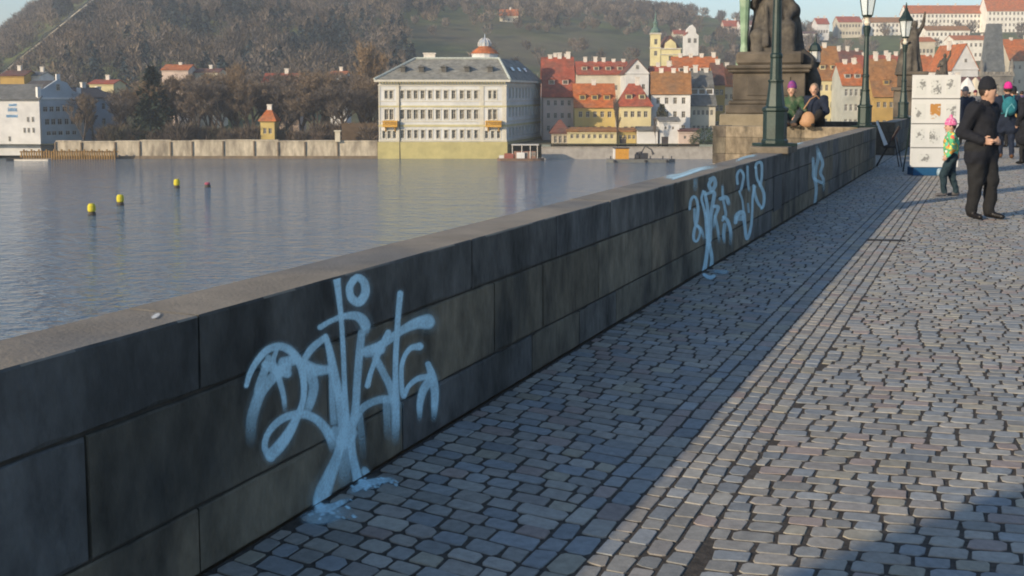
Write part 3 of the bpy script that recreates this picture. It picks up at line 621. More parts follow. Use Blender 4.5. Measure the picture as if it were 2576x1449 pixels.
def house(label, u0, u1, vE, vR, Z, D, wall, roof, kind='x', rot=0.0, base=BANK_Z, rows=2, cols=4, ww=.9, wh=1.4, dormers=0, chim=1, side=0, cat='house', group=None, hipx=None, fm=None, wlo=None, name='house', vbase=None, door=False, dsc=1.0, dmat=None, gable_win=0):
    uc = (u0 + u1) / 2; pc = at_d(uc, vE, Z); W = (u1 - u0) / FPX * Z / max(.5, math.cos(rot)); zE = pc.z; zR = at_d(uc, vR, Z + (D / 2 if kind != 'y' else D * .15)).z
    if vbase is not None: base = at_d(uc, vbase, Z).z
    if Z > 290: base = min(base, float(terrain((u0 - 1288) / FPX * Z, Z)), float(terrain((u1 - 1288) / FPX * Z, Z))) - .6
    H = zE - base; root = thing(name, label, cat, (pc.x, pc.y, base), YAW + rot, group)
    ux, n = Vector((1, 0, 0)), Vector((0, -1, 0)); m_ = MB(); org = Vector((-W / 2, 0, 0))
    lo = (H * .12 if wlo is None else wlo); hs = grid_holes(W, lo, H - .25, rows, cols, ww, wh) if rows and cols else []
    if door: hs.append((W * .12, W * .12 + 1.5, 0.02, 2.4))
    facade(m_, W, H, hs, org, ux, n); put_windows(root, [h for h in hs if h[2] > .1], org, ux, n, fm=fm)
    if door: link('door', window_mesh(1.5, 2.38, mat('door_wood', (.05, .04, .035)), mat('door_panel', (.06, .05, .05))), root, org + Vector((W * .12 + .75, .2, .02)))
    for sgn in (-1, 1):
        o2 = Vector((W / 2 * sgn, 0 if sgn > 0 else D, 0)); ux2 = Vector((0, sgn, 0)); n2 = Vector((sgn, 0, 0)); hs2 = []
        if side and rows: hs2 = grid_holes(D, lo, H - .25, rows, side, ww, wh)
        facade(m_, D, H, hs2, o2, ux2, n2); put_windows(root, hs2, o2, ux2, n2, fm=fm)
        if kind == 'x': m_.add([(W / 2 * sgn, 0, H), (W / 2 * sgn, D, H), (W / 2 * sgn, D / 2, zR - base)], [(0, 1, 2)])
    m_.quad((W / 2, D, 0), (-W / 2, D, 0), (-W / 2, D, H), (W / 2, D, H))
    if kind == 'y':
        for y in (0, D): m_.add([(-W / 2, y, H), (W / 2, y, H), (0, y, zR - base)], [(0, 1, 2)])
        for k in range(gable_win):
            x = (k - (gable_win - 1) / 2) * 1.6; link('window', window_mesh(.8, 1.1, fm), root, (x, -.03, H + (zR - zE) * .25))
    m_.build('wall', wall, root)
    rf = roof_mesh(W, D, H, zR - base, kind, hipx=hipx).build('roof', roof, root)
    if rows: 
        cn = MB(); cn.box(-W / 2 - .12, W / 2 + .12, -.22, -.004, H - .42, H - .12); cn.build('cornice', wall, root)
    rise = zR - zE
    for k in range(dormers):
        x = (k - (dormers - 1) / 2) * W / (dormers + .3); t = .30; y = D / 2 * t if kind != 'y' else 0; z = H + rise * t; d_ = MB(); w2, h2 = .75 * dsc, 1.05 * dsc
        d_.box(x - w2, x + w2, y - .3, y + D / 2 * .5, z - .3, z + h2, 0); d_.prism([(x - w2 - .2, z + h2), (x + w2 + .2, z + h2), (x, z + h2 + .65 * dsc)], y - .45, y + D / 2 * .62, 1)
        d_.quad((x - w2 * .7, y - .32, z + .1), (x + w2 * .7, y - .32, z + .1), (x + w2 * .7, y - .32, z + h2 * .85), (x - w2 * .7, y - .32, z + h2 * .85), 2)
        d_.build('dormer', [dmat or wall, roof, GL], root)
    for k in range(chim):
        x = (k + .5 - chim / 2) * W / (chim + .2) + W * .06 + random.uniform(-.12, .12) * W / (chim + 1); z = zR - base + random.uniform(-.5, .5); c_ = MB(); c_.box(x - .5, x + .5, D / 2 - .45, D / 2 + .45, z - 1.6, z + 1.1); c_.box(x - .6, x + .6, D / 2 - .55, D / 2 + .55, z + 1.103, z + 1.3); c_.build('chimney', CH, root)
    return root

# ---- the big river palace -------------------------------------------------------------------------------------
def palace():
    Z = at_z(1110, 399, WATER_Z).dot(CF); s = Z / FPX
    A = at_d(955, 399, Z); B = at_d(1273, 399, Z); ux = CR.copy(); n = -CF; W = (B - A).dot(CR); o = (A + B) / 2
    root = thing('river_palace', 'large cream four-storey palace with hip roof and glass lantern rising from the river', 'palace', (o.x, o.y, WATER_Z - .6), YAW)
    X, Yv, Nf = Vector((1, 0, 0)), Vector((0, 1, 0)), Vector((0, -1, 0))
    zz = lambda v: at_d(1110, v, Z).z - (WATER_Z - .6); xx = lambda u: (u - 955) * s
    U = lambda x: 905.7 + .25006 * x; Vv = lambda y: 60.4 + .25006 * y
    zP = zz(357); zE = zz(206); H = zE; D = 34.0; sk = 8.4
    cream = plaster('palace_cream', (.59, .585, .565)); yel = plaster('palace_yellow', (.50, .44, .24)); trim = mat('palace_trim', (.56, .52, .43), .85, .12, 1.0); och = mat('balcony_ochre', (.55, .30, .05), .8, .2, 2)
    plinth = mat('palace_plinth', (.44, .38, .17), .85, .12, .5, c2=(.38, .33, .15), c2scale=.4)
    org = Vector((-W / 2, 0, 0)); holes = []
    def row(y0, y1, xs, w): 
        for x in xs: c_ = xx(U(x)); holes.append((c_ - w / 2, c_ + w / 2, zz(Vv(y1)), zz(Vv(y0))))
    cen = (428, 498, 565, 635, 710, 788, 868, 945, 1028, 1098, 1170)
    row(668, 752, cen, .85); row(862, 956, cen, .95); row(1066, 1150, cen, .80)
    for xs in ((270, 320), (1310, 1360)): row(668, 752, xs, .72); row(858, 962, xs, .85)
    for xs in ((245, 297, 350), (1276, 1336, 1396)): row(1075, 1150, xs, .72)
    m_ = MB(); facade(m_, W, H, holes, org, X, Nf, .4, z0=zP)
    dr = Vector((sk, D, 0)); L_ = dr.length; ux2 = dr / L_; n2 = Vector((D, -sk, 0)) / L_; sh = []
    for (y0, y1) in ((640, 752), (825, 938), (1052, 1138)):
        zr0, zr1 = zz(Vv(y1)), zz(Vv(y0))
        for k in range(10): x = 3.2 + (L_ - 6.4) * k / 9; sh.append((x - .75, x + .75, zr0 + .15, zr1))
    facade(m_, L_, H, sh, Vector((W / 2, 0, 0)), ux2, n2, .4, z0=zP)
    bl = Vector((-W / 2 + 1.0, D, 0)); br = Vector((W / 2, 0, 0)) + dr
    m_.quad(br + Vector((0, 0, 0)), bl, bl + Vector((0, 0, H)), br + Vector((0, 0, H))); m_.quad(bl, org, org + Vector((0, 0, H)), bl + Vector((0, 0, H)))
    m_.build('wall', cream, root)
    def put(hs, o_, u_, n_):
        for (a, b, c, d) in hs:
            p = o_ + u_ * ((a + b) / 2) + Vector((0, 0, c)) - n_ * .34; w = link('window', window_mesh(b - a, d - c, trim, GL), root, p, math.atan2(u_.y, u_.x))
            s_ = MB(); s_.box(-(b - a) / 2 - .12, (b - a) / 2 + .12, -.46, -.05, -.16, -.002); s_.build('sill', trim, w)
            h_ = MB(); t = .16; h_.box(-(b - a) / 2 - t, -(b - a) / 2 - .002, -.42, -.30, 0, d - c); h_.box((b - a) / 2 + .002, (b - a) / 2 + t, -.42, -.30, 0, d - c); h_.box(-(b - a) / 2 - t - .05, (b - a) / 2 + t + .05, -.5, -.30, d - c + .002, d - c + .22); h_.build('surround', trim, w)
    put(holes, org, X, Nf); put(sh, Vector((W / 2, 0, 0)), ux2, n2)
    b_ = MB(); e = .35; P4 = [org + Vector((-e, -e, 0)), Vector((W / 2 + e * .8, -e, 0)), br + Vector((e, e, 0)), bl + Vector((-e, e, 0))]
    b_.add([*P4, *[p + Vector((0, 0, zP)) for p in P4]], [(0, 1, 5, 4), (1, 2, 6, 5), (2, 3, 7, 6), (3, 0, 4, 7), (4, 5, 6, 7)]); b_.build('plinth', plinth, root)
    # string courses and cornice
    def band(z0, z1, out, name, mt, skip=0):
        q = MB(); P0 = [org, Vector((W / 2, 0, 0)), br, bl]; nn = [Vector((-1, -1, 0)), Vector((1, -1, 0)), Vector((1, 1, 0)), Vector((-1, 1, 0))]
        Pq = [p + k * out for p, k in zip(P0, nn)]
        q.add([p + Vector((0, 0, z0)) for p in Pq] + [p + Vector((0, 0, z1)) for p in Pq], [(0, 1, 5, 4), (1, 2, 6, 5), (2, 3, 7, 6), (3, 0, 4, 7), (4, 5, 6, 7), (3, 2, 1, 0)]); return q.build(name, mt, root)
    band(zz(Vv(1180)), zz(Vv(1165)), .18, 'string_course', trim); band(zz(Vv(1035)), zz(Vv(1012)), .16, 'string_course', yel); band(zz(Vv(985)), zz(Vv(974)), .14, 'string_course', trim); band(zz(Vv(838)), zz(Vv(820)), .14, 'string_course', yel); band(zz(Vv(782)), zz(Vv(772)), .12, 'string_course', trim)
    band(zz(Vv(622)), zz(Vv(610)), .2, 'string_course', trim); band(zz(Vv(572)), zE + .0, .5, 'cornice', trim); band(zE + .003, zE + .45, .95, 'cornice', trim)
    for k in range(44):
        x = -W / 2 + .3 + (W - .6) * k / 43; q = MB(); q.box(x - .14, x + .14, -.75, -.02, zz(Vv(600)), zz(Vv(573))); q.build('cornice_bracket', yel, root)
    for (ua, ub) in ((172, 400), (1213, 1462)):         # corner pavilions stand slightly proud
        for x in (ua + 14, ub - 8): xa = -W / 2 + xx(U(x)); q = MB(); q.box(max(xa - .45, -W / 2 - .1), xa + .45, -.13, -.004, zP + .01, zz(Vv(625))); q.build('pilaster', trim, root)
    for (xa, xb) in ((238, 382), (1266, 1424)):          # balconies
        a, b = -W / 2 + xx(U(xa)), -W / 2 + xx(U(xb)); z0, z1 = zz(Vv(1036)), zz(Vv(972)); q = MB(); q.box(a, b, -1.3, -.02, z0, z0 + .45)
        nb = 9
        for k in range(nb + 1): x = a + (b - a - .2) * k / nb; q.box(x, x + .2, -1.28, -1.1, z0 + .453, z1 - .25)
        for y in (-.8, -.35):
            q.box(a, a + .18, y, y + .2, z0 + .453, z1 - .25); q.box(b - .18, b, y, y + .2, z0 + .453, z1 - .25)
        q.box(a - .05, b + .05, -1.34, -.02, z1 - .247, z1); q.build('balcony', och, root)
        for x in (a + .4, b - .7): q = MB(); q.prism([(0, z0 - 1.0), (0, z0 - .002), (-1.0, z0 - .002)], 0, .3); o_ = q.build('bracket', och, root); o_.rotation_euler = (0, 0, math.pi / 2); o_.location = (x + .3, -.02, 0)
    # roof
    zb = zE + .46; zt = zz(156) + 1.0; i1, i2 = 7.2, 2.4; ov = .9
    E = [Vector((-W / 2 - ov, -ov, zb)), Vector((W / 2 + ov, -ov, zb)), br + Vector((ov, ov, zb)), bl + Vector((-ov, ov, zb))]
    T = [Vector((-W / 2 + i1, 9.5, zt)), Vector((W / 2 - 1.6, 9.5, zt)), br + Vector((-5.5, -9.5, zt)), bl + Vector((i1, -9.5, zt))]
    q = MB(); q.add(E + T, [(0, 1, 5, 4), (2, 3, 7, 6), (3, 0, 4, 7), (4, 5, 6, 7)]); q.add(E + T, [(1, 2, 6, 5)], 1); rf = q.build('roof', [roof_mat('palace_slate', (.245, .235, .20), (.20, .195, .17)), roof_mat('palace_slate_side', (.20, .21, .19), (.15, .16, .15))], root)
    q = MB(); rm = mat('roof_lead', (.42, .45, .40), .6, .2, 2)
    for a, b in ((E[0], T[0]), (E[1], T[1]), (T[0], T[1])): q.tube([a + Vector((0, 0, .1)), b + Vector((0, 0, .1))], .28, 6)
    q.build('roof_ridge', rm, root)
    for x in (425, 612, 840, 1075, 1308):
        xa = -W / 2 + xx(U(x)); t = .42; y = -ov + t * (9.5 + ov); z = zb + t * (zt - zb); q = MB()
        q.box(xa - .55, xa + .55, y - .9, y + 1.6, z - .5, z + .75, 0); q.prism([(xa - .8, z + .753), (xa + .8, z + .753), (xa, z + 1.3)], y - 1.15, y + 2.4, 0); q.quad((xa - .42, y - .92, z - .3), (xa + .42, y - .92, z - .3), (xa + .42, y - .92, z + .62), (xa - .42, y - .92, z + .62), 1); q.build('dormer', [R_GY, GL], root)
    for k in range(3):
        t = .45; f = .22 + .18 * k; p = Vector((W / 2, 0, 0)).lerp(br, f); y = p.y; x = W / 2 + ov - t * 2.5 + sk * f; z = zb + t * (zt - zb); q = MB(); q.box(-.5, .5, -1.1, 1.1, 0, .12); o_ = q.build('skylight', mat('skylight_glass', (.45, .47, .45), .2, .1), root); o_.location = (x - .25, y + 2, z + .35); o_.rotation_euler = (0, .95, -.24)
    q = MB(); cx = -W / 2 + xx(U(672)); q.box(cx - 1.3, cx + 1.3, 9.6, 11.0, zt - .2, zt + 1.1); q.box(cx - 1.45, cx + 1.45, 9.45, 11.15, zt + 1.103, zt + 1.35); q.build('chimney', CH, root)
    # roof lantern: drum, tiled skirt, glazed dome
    cx, cy = -W / 2 + xx(U(1212)) + .6, 17.0; k = (Z + cy) / Z
    q = MB(); q.lathe([(3.0, zt - .2), (3.0, zt + 1.15), (3.15, zt + 1.2), (3.15, zt + 1.4)], 16, cx, cy); dr_ = q.build('lantern_drum', cream, root)
    q = MB(); q.lathe([(3.35, zt + 1.4), (2.6, zt + 2.2), (1.55, zt + 2.85), (1.5, zt + 3.1)], 16, cx, cy); q.build('lantern_roof', R_OR, root)
    q = MB(); q.lathe([(1.5, zt + 3.1), (1.55, zt + 3.9), (1.2, zt + 4.5), (.6, zt + 4.95), (.12, zt + 5.1), (.05, zt + 6.0)], 12, cx, cy); q.build('lantern_dome', mat('dome_glass', (.42, .46, .50), .25, .15, 1, metal=.3), root)
    q = MB()
    for a in range(12): t = 2 * math.pi * a / 12; q.tube([(cx + r_ * math.cos(t), cy + r_ * math.sin(t), z) for r_, z in ((1.56, zt + 3.1), (1.6, zt + 3.9), (1.25, zt + 4.52), (.62, zt + 5.0))], .06, 4)
    q.build('lantern_rib', CH, root)
    q = MB(); xa = -W / 2 + xx(U(403)); q.tube([(xa, -.42, 0.3), (xa, -.30, zP), (xa, -.16, zE - .3)], .09, 6); q.build('downpipe', R_DK, root)
palace()

# ---- town houses on the bank, from the water back
BKZ = 247
house('long red-roofed house with pale pink wall right beside the river palace', 1366, 1446, 241, 146, 268, 20, W_PK, R_RD, 'x', rows=3, cols=4, ww=.8, wh=1.3, chim=3, hipx=5, dormers=2)
house('orange-roofed ochre house with three dormers behind the yellow arcade', 1446, 1548, 267, 212, 262, 11, W_YE, R_OR, 'x', rows=2, cols=5, dormers=3, chim=1)
house('bright yellow house with steep red half-hipped roof and paired dormers', 1562, 1638, 266, 210, 258, 10, W_PY, R_RD, 'hip', rows=2, cols=4, dormers=2, chim=1, hipx=2.2)
house('low pale yellow arcaded annex standing on the quay', 1428, 1551, 331, 322, BKZ + 2, 8, W_PY, R_OC, 'x', vbase=371, rows=1, cols=8, ww=.7, wh=.9, chim=0, wlo=1.6)
house('low yellow quayside house below the steep red roof', 1553, 1604, 331, 323, BKZ + 3, 7, W_YE, R_OC, 'x', vbase=372, rows=1, cols=4, ww=.7, wh=.9, chim=0, wlo=1.4, door=True)
house('small dark shed with brown hipped roof beside the palace landing', 1388, 1432, 334, 301, BKZ + 3, 7, W_TN, R_BR, 'hip', vbase=371, rows=1, cols=3, ww=.7, wh=1.6, chim=0, wlo=.5)
house('tall white house with curved gable dormer and orange roof', 1640, 1736, 234, 182, 262, 12, W_WH, R_OC, 'x', rows=3, cols=4, ww=.85, wh=1.5, chim=3, rot=-.12)
house('white quay house with dark garage door', 1659, 1709, 305, 296, BKZ + 1.5, 7, W_WH, R_GY, 'x', vbase=371, rows=1, cols=2, ww=.5, wh=.6, chim=0, wlo=3, door=True)
house('low white walled shed with flat grey roof on the quay', 1604, 1655, 328, 320, BKZ + 1, 5, W_WH, R_GY, 'x', vbase=372, rows=0, cols=0, chim=0)
house('low pinkish garden house with brown door beside the white garage', 1708, 1760, 330, 325, BKZ + 1, 5, W_PK, R_BR, 'x', vbase=370, rows=1, cols=2, ww=.6, wh=.7, chim=0, wlo=1.0)
house('grey mansard house with white dormers above the garden', 1738, 1800, 262, 180, 266, 14, W_CR, R_GY, 'x', rows=2, cols=5, ww=.7, wh=1.2, dormers=3, chim=2, dsc=1.3, dmat=W_WH)
house('narrow yellow house with a tall chimney next to the dark statue', 1796, 1824, 210, 160, 275, 9, W_OC, R_BR, 'x', rows=3, cols=2, chim=1)
house('white house with broad classical gable behind the yellow quay houses', 1574, 1632, 182, 150, 300, 16, W_WH, R_BR, 'y', rows=2, cols=3, chim=0, gable_win=1)
house('red-roofed terrace with many small chimneys behind the ochre house', 1452, 1580, 186, 156, 315, 12, W_CR, R_RD, 'x', rows=2, cols=7, chim=5, dormers=4)
house('red-roofed house under the church tower', 1640, 1700, 196, 168, 300, 10, W_CR, R_RD, 'x', rows=1, cols=4, chim=2)
house('wide orange-roofed house right of the church with white dormers', 1700, 1815, 196, 144, 310, 16, W_CR, R_OR, 'x', rows=1, cols=6, dormers=4, chim=4, dmat=W_WH)
house('brick-red gabled house behind the long red roof', 1380, 1440, 175, 143, 320, 10, W_PK, R_BR, 'x', rows=1, cols=3, chim=2)
house('orange-roofed house in front of the hazy hill right of the mansard', 1816, 1880, 215, 170, 320, 12, W_CR, R_OR, 'x', rows=2, cols=4, chim=2)
house('red-roofed house half hidden behind the dark statue', 1880, 1990, 200, 150, 330, 14, W_CR, R_RD, 'x', rows=2, cols=6, chim=3)
house('orange-roofed house behind the two people sitting on the parapet', 1990, 2058, 205, 130, 320, 14, W_PY, R_OR, 'x', rows=3, cols=4, chim=1)
house('tall yellow house with steep ochre roof behind the small lantern', 2056, 2119, 198, 118, 300, 15, W_PY, R_OC, 'x', rows=3, cols=4, ww=.8, wh=1.6, chim=1, dormers=2)
house('grey-green house with orange roof left of the second lamp post', 2120, 2178, 212, 160, 290, 12, W_GY, R_OR, 'x', rows=3, cols=4, ww=.8, wh=1.8, chim=2, dormers=2, fm=W_WH)
house('deep yellow house with big orange roof between the two lamp posts', 2198, 2272, 239, 150, 285, 14, W_OC, R_OC, 'x', rows=2, cols=4, chim=2, dormers=1)
house('pale house with red roof ridge behind the third lamp post', 2168, 2280, 175, 140, 350, 14, W_CR, R_RD, 'x', rows=2, cols=6, chim=4)
house('cream row house with brown roof on the slope above the grey-green house', 2100, 2180, 165, 128, 380, 12, W_CR, R_BR, 'x', rows=2, cols=5, chim=3)
house('white gabled house with orange roof at the end of the bridge', 2395, 2462, 172, 112, 330, 16, W_WH, R_OR, 'y', rows=2, cols=3, ww=.8, wh=1.2, chim=2, rot=.1, gable_win=1)
house('red-roofed town house beyond the white display board', 2282, 2360, 190, 140, 360, 14, W_CR, R_OR, 'x', rows=3, cols=5, chim=3)
house('brown-roofed house beside the bridge tower', 2360, 2480, 225, 195, 300, 10, W_CR, R_BR, 'x', rows=1, cols=6, chim=1)
house('tall cream house right of the bridge tower', 2540, 2640, 150, 100, 420, 14, W_CR, R_OR, 'x', rows=4, cols=6, chim=3)

# ---- church with yellow tower
def church():
    Z = 420; s = Z / FPX; p = at_d(1675, 170, Z); root = thing('church', 'yellow baroque church with slim tower and green spire', 'church', (p.x, p.y, BANK_Z), YAW)
    zz = lambda v: at_d(1675, v, Z).z - BANK_Z; yel = plaster('church_yellow', (.66, .57, .30)); gr = mat('copper_green', (.10, .16, .13), .6, .25, 1)
    x0 = (1638 - 1675) * s; x1 = (1661 - 1675) * s; cx = (x0 + x1) / 2; w = (x1 - x0) / 2
    m_ = MB(); hs = [(w - .6, w + .6, zz(112), zz(98)), (w - .6, w + .6, zz(140), zz(128))]; facade(m_, 2 * w, zz(85), hs, Vector((x0, 0, 0)), Vector((1, 0, 0)), Vector((0, -1, 0)))
    m_.quad((x1, 0, 0), (x1, 2 * w, 0), (x1, 2 * w, zz(85)), (x1, 0, zz(85))); m_.quad((x0, 2 * w, 0), (x0, 0, 0), (x0, 0, zz(85)), (x0, 2 * w, zz(85))); m_.quad((x0, 2 * w, 0), (x1, 2 * w, 0), (x1, 2 * w, zz(85)), (x0, 2 * w, zz(85))); m_.build('tower', yel, root); put_windows(root, hs, Vector((x0, 0, 0)), Vector((1, 0, 0)), Vector((0, -1, 0)))
    q = MB(); q.box(x0 - .3, x1 + .3, -.3, 2 * w + .3, zz(86), zz(84) + .2); q.box(x0 - .25, x1 + .25, -.25, 2 * w + .25, zz(121), zz(119)); q.build('cornice', TRIM, root)
    zt = zz(84) + .2; q = MB(); q.lathe([(w * 1.15, zt), (w * 1.2, zt + .8), (w * .85, zt + 1.6), (w * .5, zt + 2.1), (w * .5, zt + 3.4), (w * .62, zt + 3.6), (w * .3, zt + 4.6), (.1, zz(30)), (.03, zz(24))], 8, cx, w, a0=math.pi / 8); q.build('spire', gr, root)
    a, b = (1661 - 1675) * s, (1712 - 1675) * s; W = b - a; hs = [(W * .42, W * .62, zz(160), zz(140))]; m_ = MB(); facade(m_, W, zz(122), hs, Vector((a, .3, 0)), Vector((1, 0, 0)), Vector((0, -1, 0))); m_.quad((b, .3, 0), (b, 16, 0), (b, 16, zz(122)), (b, .3, zz(122))); m_.prism([(a + W * .2, zz(122)), (b - W * .2, zz(122)), (b - W * .25, zz(108)), ((a + b) / 2, zz(98)), (a + W * .25, zz(108))], .3, 1.2); m_.build('nave', yel, root); put_windows(root, hs, Vector((a, .3, 0)), Vector((1, 0, 0)), Vector((0, -1, 0)))
    q = MB(); q.box(a - .1, b + .3, -.1, .28, zz(124), zz(121)); q.box(a - .1, b + .2, .0, .28, zz(138), zz(136)); q.build('string_course', TRIM, root)
    q = MB(); q.add([(a, 1.3, zz(122)), (b, 1.3, zz(122)), (b, 18, zz(122)), (a, 18, zz(122)), ((a + b) / 2, 1.3, zz(88)), ((a + b) / 2, 18, zz(88))], [(0, 1, 4), (1, 2, 5, 4), (2, 3, 5), (3, 0, 4, 5)]); q.build('nave_roof', R_BR, root)
church()
# white baroque gable on the slope
def gable_house():
    Z = 520; s = Z / FPX; p = at_d(1741, 118, Z); root = thing('villa', 'white baroque villa with stepped gable high on the slope', 'house', (p.x, p.y, p.z - 4), YAW)
    zz = lambda v: at_d(1741, v, Z).z - p.z + 4; w = 16 * s; q = MB(); q.prism([(-w, 0), (w, 0), (w, zz(88)), (w * .62, zz(84)), (w * .55, zz(72)), (w * .2, zz(66)), (0, zz(62)), (-w * .2, zz(66)), (-w * .55, zz(72)), (-w * .62, zz(84)), (-w, zz(88))], 0, 9); q.build('wall', W_WH, root)
    for x in (-w * .45, w * .45): link('window', window_mesh(1.4, 2.2), root, (x, -.03, zz(108)))
    q = MB(); q.add([(-w - .2, .5, zz(88)), (w + .2, .5, zz(88)), (w + .2, 9.3, zz(88)), (-w - .2, 9.3, zz(88)), (0, .5, zz(68)), (0, 9.3, zz(68))], [(1, 2, 5, 4), (3, 0, 4, 5)]); q.build('roof', R_RD, root)
gable_house()
# houses scattered on the hill
def hill_house(label, u, v, wpx, hpx, wall, roof, rows=1, cols=3, kind='x', Z=None):
    Z = Z or find_Z(u, v); D = 10; return house(label, u - wpx / 2, u + wpx / 2, v - hpx * .55, v - hpx, Z - 6, D, wall, roof, kind, vbase=v + 6, rows=rows, cols=cols, ww=1.2, wh=1.5, chim=1)
hill_house('lone orange-roofed villa in the clearing high on the hill', 1280, 56, 46, 32, W_CR, R_OR)
hill_house('pale villa with dark windows among the trees near the hilltop', 866, 40, 50, 34, W_CR, R_GY, 2, 4)
hill_house('small white cottage beside the hilltop villa among dark firs', 930, 42, 22, 16, W_WH, R_GY, 1, 2)
hill_house('small red-roofed cottage on the slope above the church', 1710, 96, 30, 20, W_CR, R_RD)
hill_house('pinkish row of houses behind the bare riverside trees', 440, 190, 66, 26, W_PK, R_OR, 1, 6, Z=345)
hill_house('white row of houses in the trees right of the pinkish row', 520, 192, 60, 18, W_CR, R_BR, 1, 5, Z=350)
hill_house('white house glimpsed over the bare trees left of the palace', 850, 196, 40, 16, W_WH, R_OR, 1, 4, Z=350)
hill_house('red-roofed house deep among the riverside trees', 705, 232, 90, 46, W_PK, R_RD, 1, 5, Z=300)
hill_house('orange-walled garden house at the foot of the hill wall', 30, 205, 60, 26, W_OC, R_BR, 1, 4, Z=330)
hill_house('white cottage between the foot of the hill and the old mill', 86, 200, 30, 18, W_WH, R_GY, 1, 2, Z=335)
hill_house('pale yellow house above the dark tree by the mill', 255, 222, 60, 20, W_PY, R_RD, 1, 4, Z=320)
house('tiny yellow garden pavilion with orange roof among the riverside trees', 655, 690, 303, 272, 247, 5, W_YE, R_OR, 'hip', rows=1, cols=2, ww=.7, wh=1.2, chim=1, hipx=1.2)

# ---- old mill by the water: white lit wall, shaded gable, further wings
mill = house('white riverside mill with grey roof and blue lettering on its wall', -60, 98, 250, 214, 246, 13, W_WH, R_GY, 'x', base=WATER_Z + .6, rows=0, cols=0, chim=0, cat='mill', name='mill_building')
Zm = 246; sm = Zm / FPX
for (x, y) in ((375, 830), (440, 830), (330, 975), (385, 975), (450, 975), (130, 1090)):   # narrow slits in the white wall
    u = x * .2484 / 1.3249; v = (200 + y * .2484) / 1.3249; p = at_d(u, v, Zm - .03); pl = mill.matrix_basis.inverted() @ p
    link('window', window_mesh(.42, 1.1), mill, (pl.x, -.04, pl.z))
blue = mat('sign_blue', (.12, .36, .62), .6, .1)
q = MB()
for r_, (ya, yb, xa, xb) in enumerate(((585, 620, 118, 225), (640, 690, 105, 228), (735, 770, 85, 238))):          # three lines of blue lettering too far off to read
    x = xa
    rr = random.Random(r_)
    while x < xb:
        w = rr.choice((9, 12, 14)); 
        for (du, dv, eu, ev) in ((0, 0, .28, 1), (.28, rr.choice((0, .4, .8)), 1, None), (.72, .3 if rr.random() < .5 else 0, 1, 1)):
            ev = dv + .22 if ev is None else ev; pa = at_d((x + du * w) * .18749, (200 + (ya + dv * (yb - ya)) * .2484) / 1.3249, Zm); pb = at_d((x + eu * w) * .18749, (200 + (ya + ev * (yb - ya)) * .2484) / 1.3249, Zm)
            a = mill.matrix_basis.inverted() @ pa; b = mill.matrix_basis.inverted() @ pb; q.box(a.x, b.x, -.05 - .002 * du, -.01, b.z, a.z)
        x += w + 4
q.build('lettering', blue, mill)
def gable_wing():
    # gable end at an angle, turned to the right so the sun misses it
    A = at_d(101, 350, 246.5); root = thing('mill_building', 'shaded grey-blue mill wing with ornate pointed gable and rows of windows', 'mill', (A.x, A.y, WATER_Z + .5), YAW + math.radians(52))
    zz = lambda v: at_d(110, v, 249).z - (WATER_Z + .5); k = 1 / math.cos(math.radians(52)); W = (173 - 101) / FPX * 252 * k * 1.05
    hs = []
    for (y0, y1, xs) in ((625, 695, (605, 663, 722, 785, 848)), (790, 870, (618, 675, 735, 800, 860)), (955, 1010, (630, 680, 740, 808, 870))):
        for x in xs: f = (x - 545) / 400; c_ = f * W * .93; hs.append((c_ - .55, c_ + .55, zz((200 + y1 * .2484) / 1.3249), zz((200 + y0 * .2484) / 1.3249)))
    ux, n = Vector((1, 0, 0)), Vector((0, -1, 0)); H = zz(246); m_ = MB(); facade(m_, W, H, hs, Vector((0, 0, 0)), ux, n); m_.quad((0, 12, 0), (0, 0, 0), (0, 0, H), (0, 12, H)); m_.quad((W, 0, 0), (W, 12, 0), (W, 12, H), (W, 0, H))
    m_.prism([(0.2, H), (W * .88, H), (W * .86, H + 1.2), (W * .74, H + 1.6), (W * .62, zz(207)), (W * .5, zz(203)), (W * .44, zz(198)), (W * .38, zz(203)), (W * .26, zz(212)), (W * .12, zz(223)), (.25, zz(226))], 0.02, .6); m_.build('wall', W_BG, root); put_windows(root, hs, Vector((0, 0, 0)), ux, n)
    q = MB(); q.box(-.1, W + .15, -.22, -.004, H - .35, H + .1); q.box(W * .40, W * .48, .1, .5, zz(201), zz(186)); q.box(W * .86, W * .93, .1, .6, H, zz(220)); q.box(-.25, .55, -.1, .7, H - 1, zz(219)); q.build('gable_trim', W_WH, root)
    link('window', window_mesh(.9, 1.5), root, (W * .42, -.03, zz(228)))
    q = MB(); q.add([(0, .65, H), (W, .65, H), (W, 12, H), (0, 12, H), (W * .44, .65, zz(202)), (W * .44, 12, zz(202))], [(1, 2, 5, 4), (3, 0, 4, 5), (2, 3, 5)]); q.build('roof', R_DK, root)
gable_wing()
house('blue-grey mill wing with dark roof behind the forked bare tree', 172, 262, 246, 222, 262, 14, W_BG, R_DK, 'x', base=WATER_Z + .6, rows=3, cols=4, ww=.9, wh=1.5, chim=2, rot=.9, cat='mill', name='mill_building')
house('dark blue-grey mill annex with hipped roof farthest along the wall', 252, 305, 246, 226, 270, 12, W_BG, R_DK, 'hip', base=WATER_Z + .6, rows=3, cols=3, ww=.9, wh=1.5, chim=1, rot=.85, cat='mill', name='mill_building')

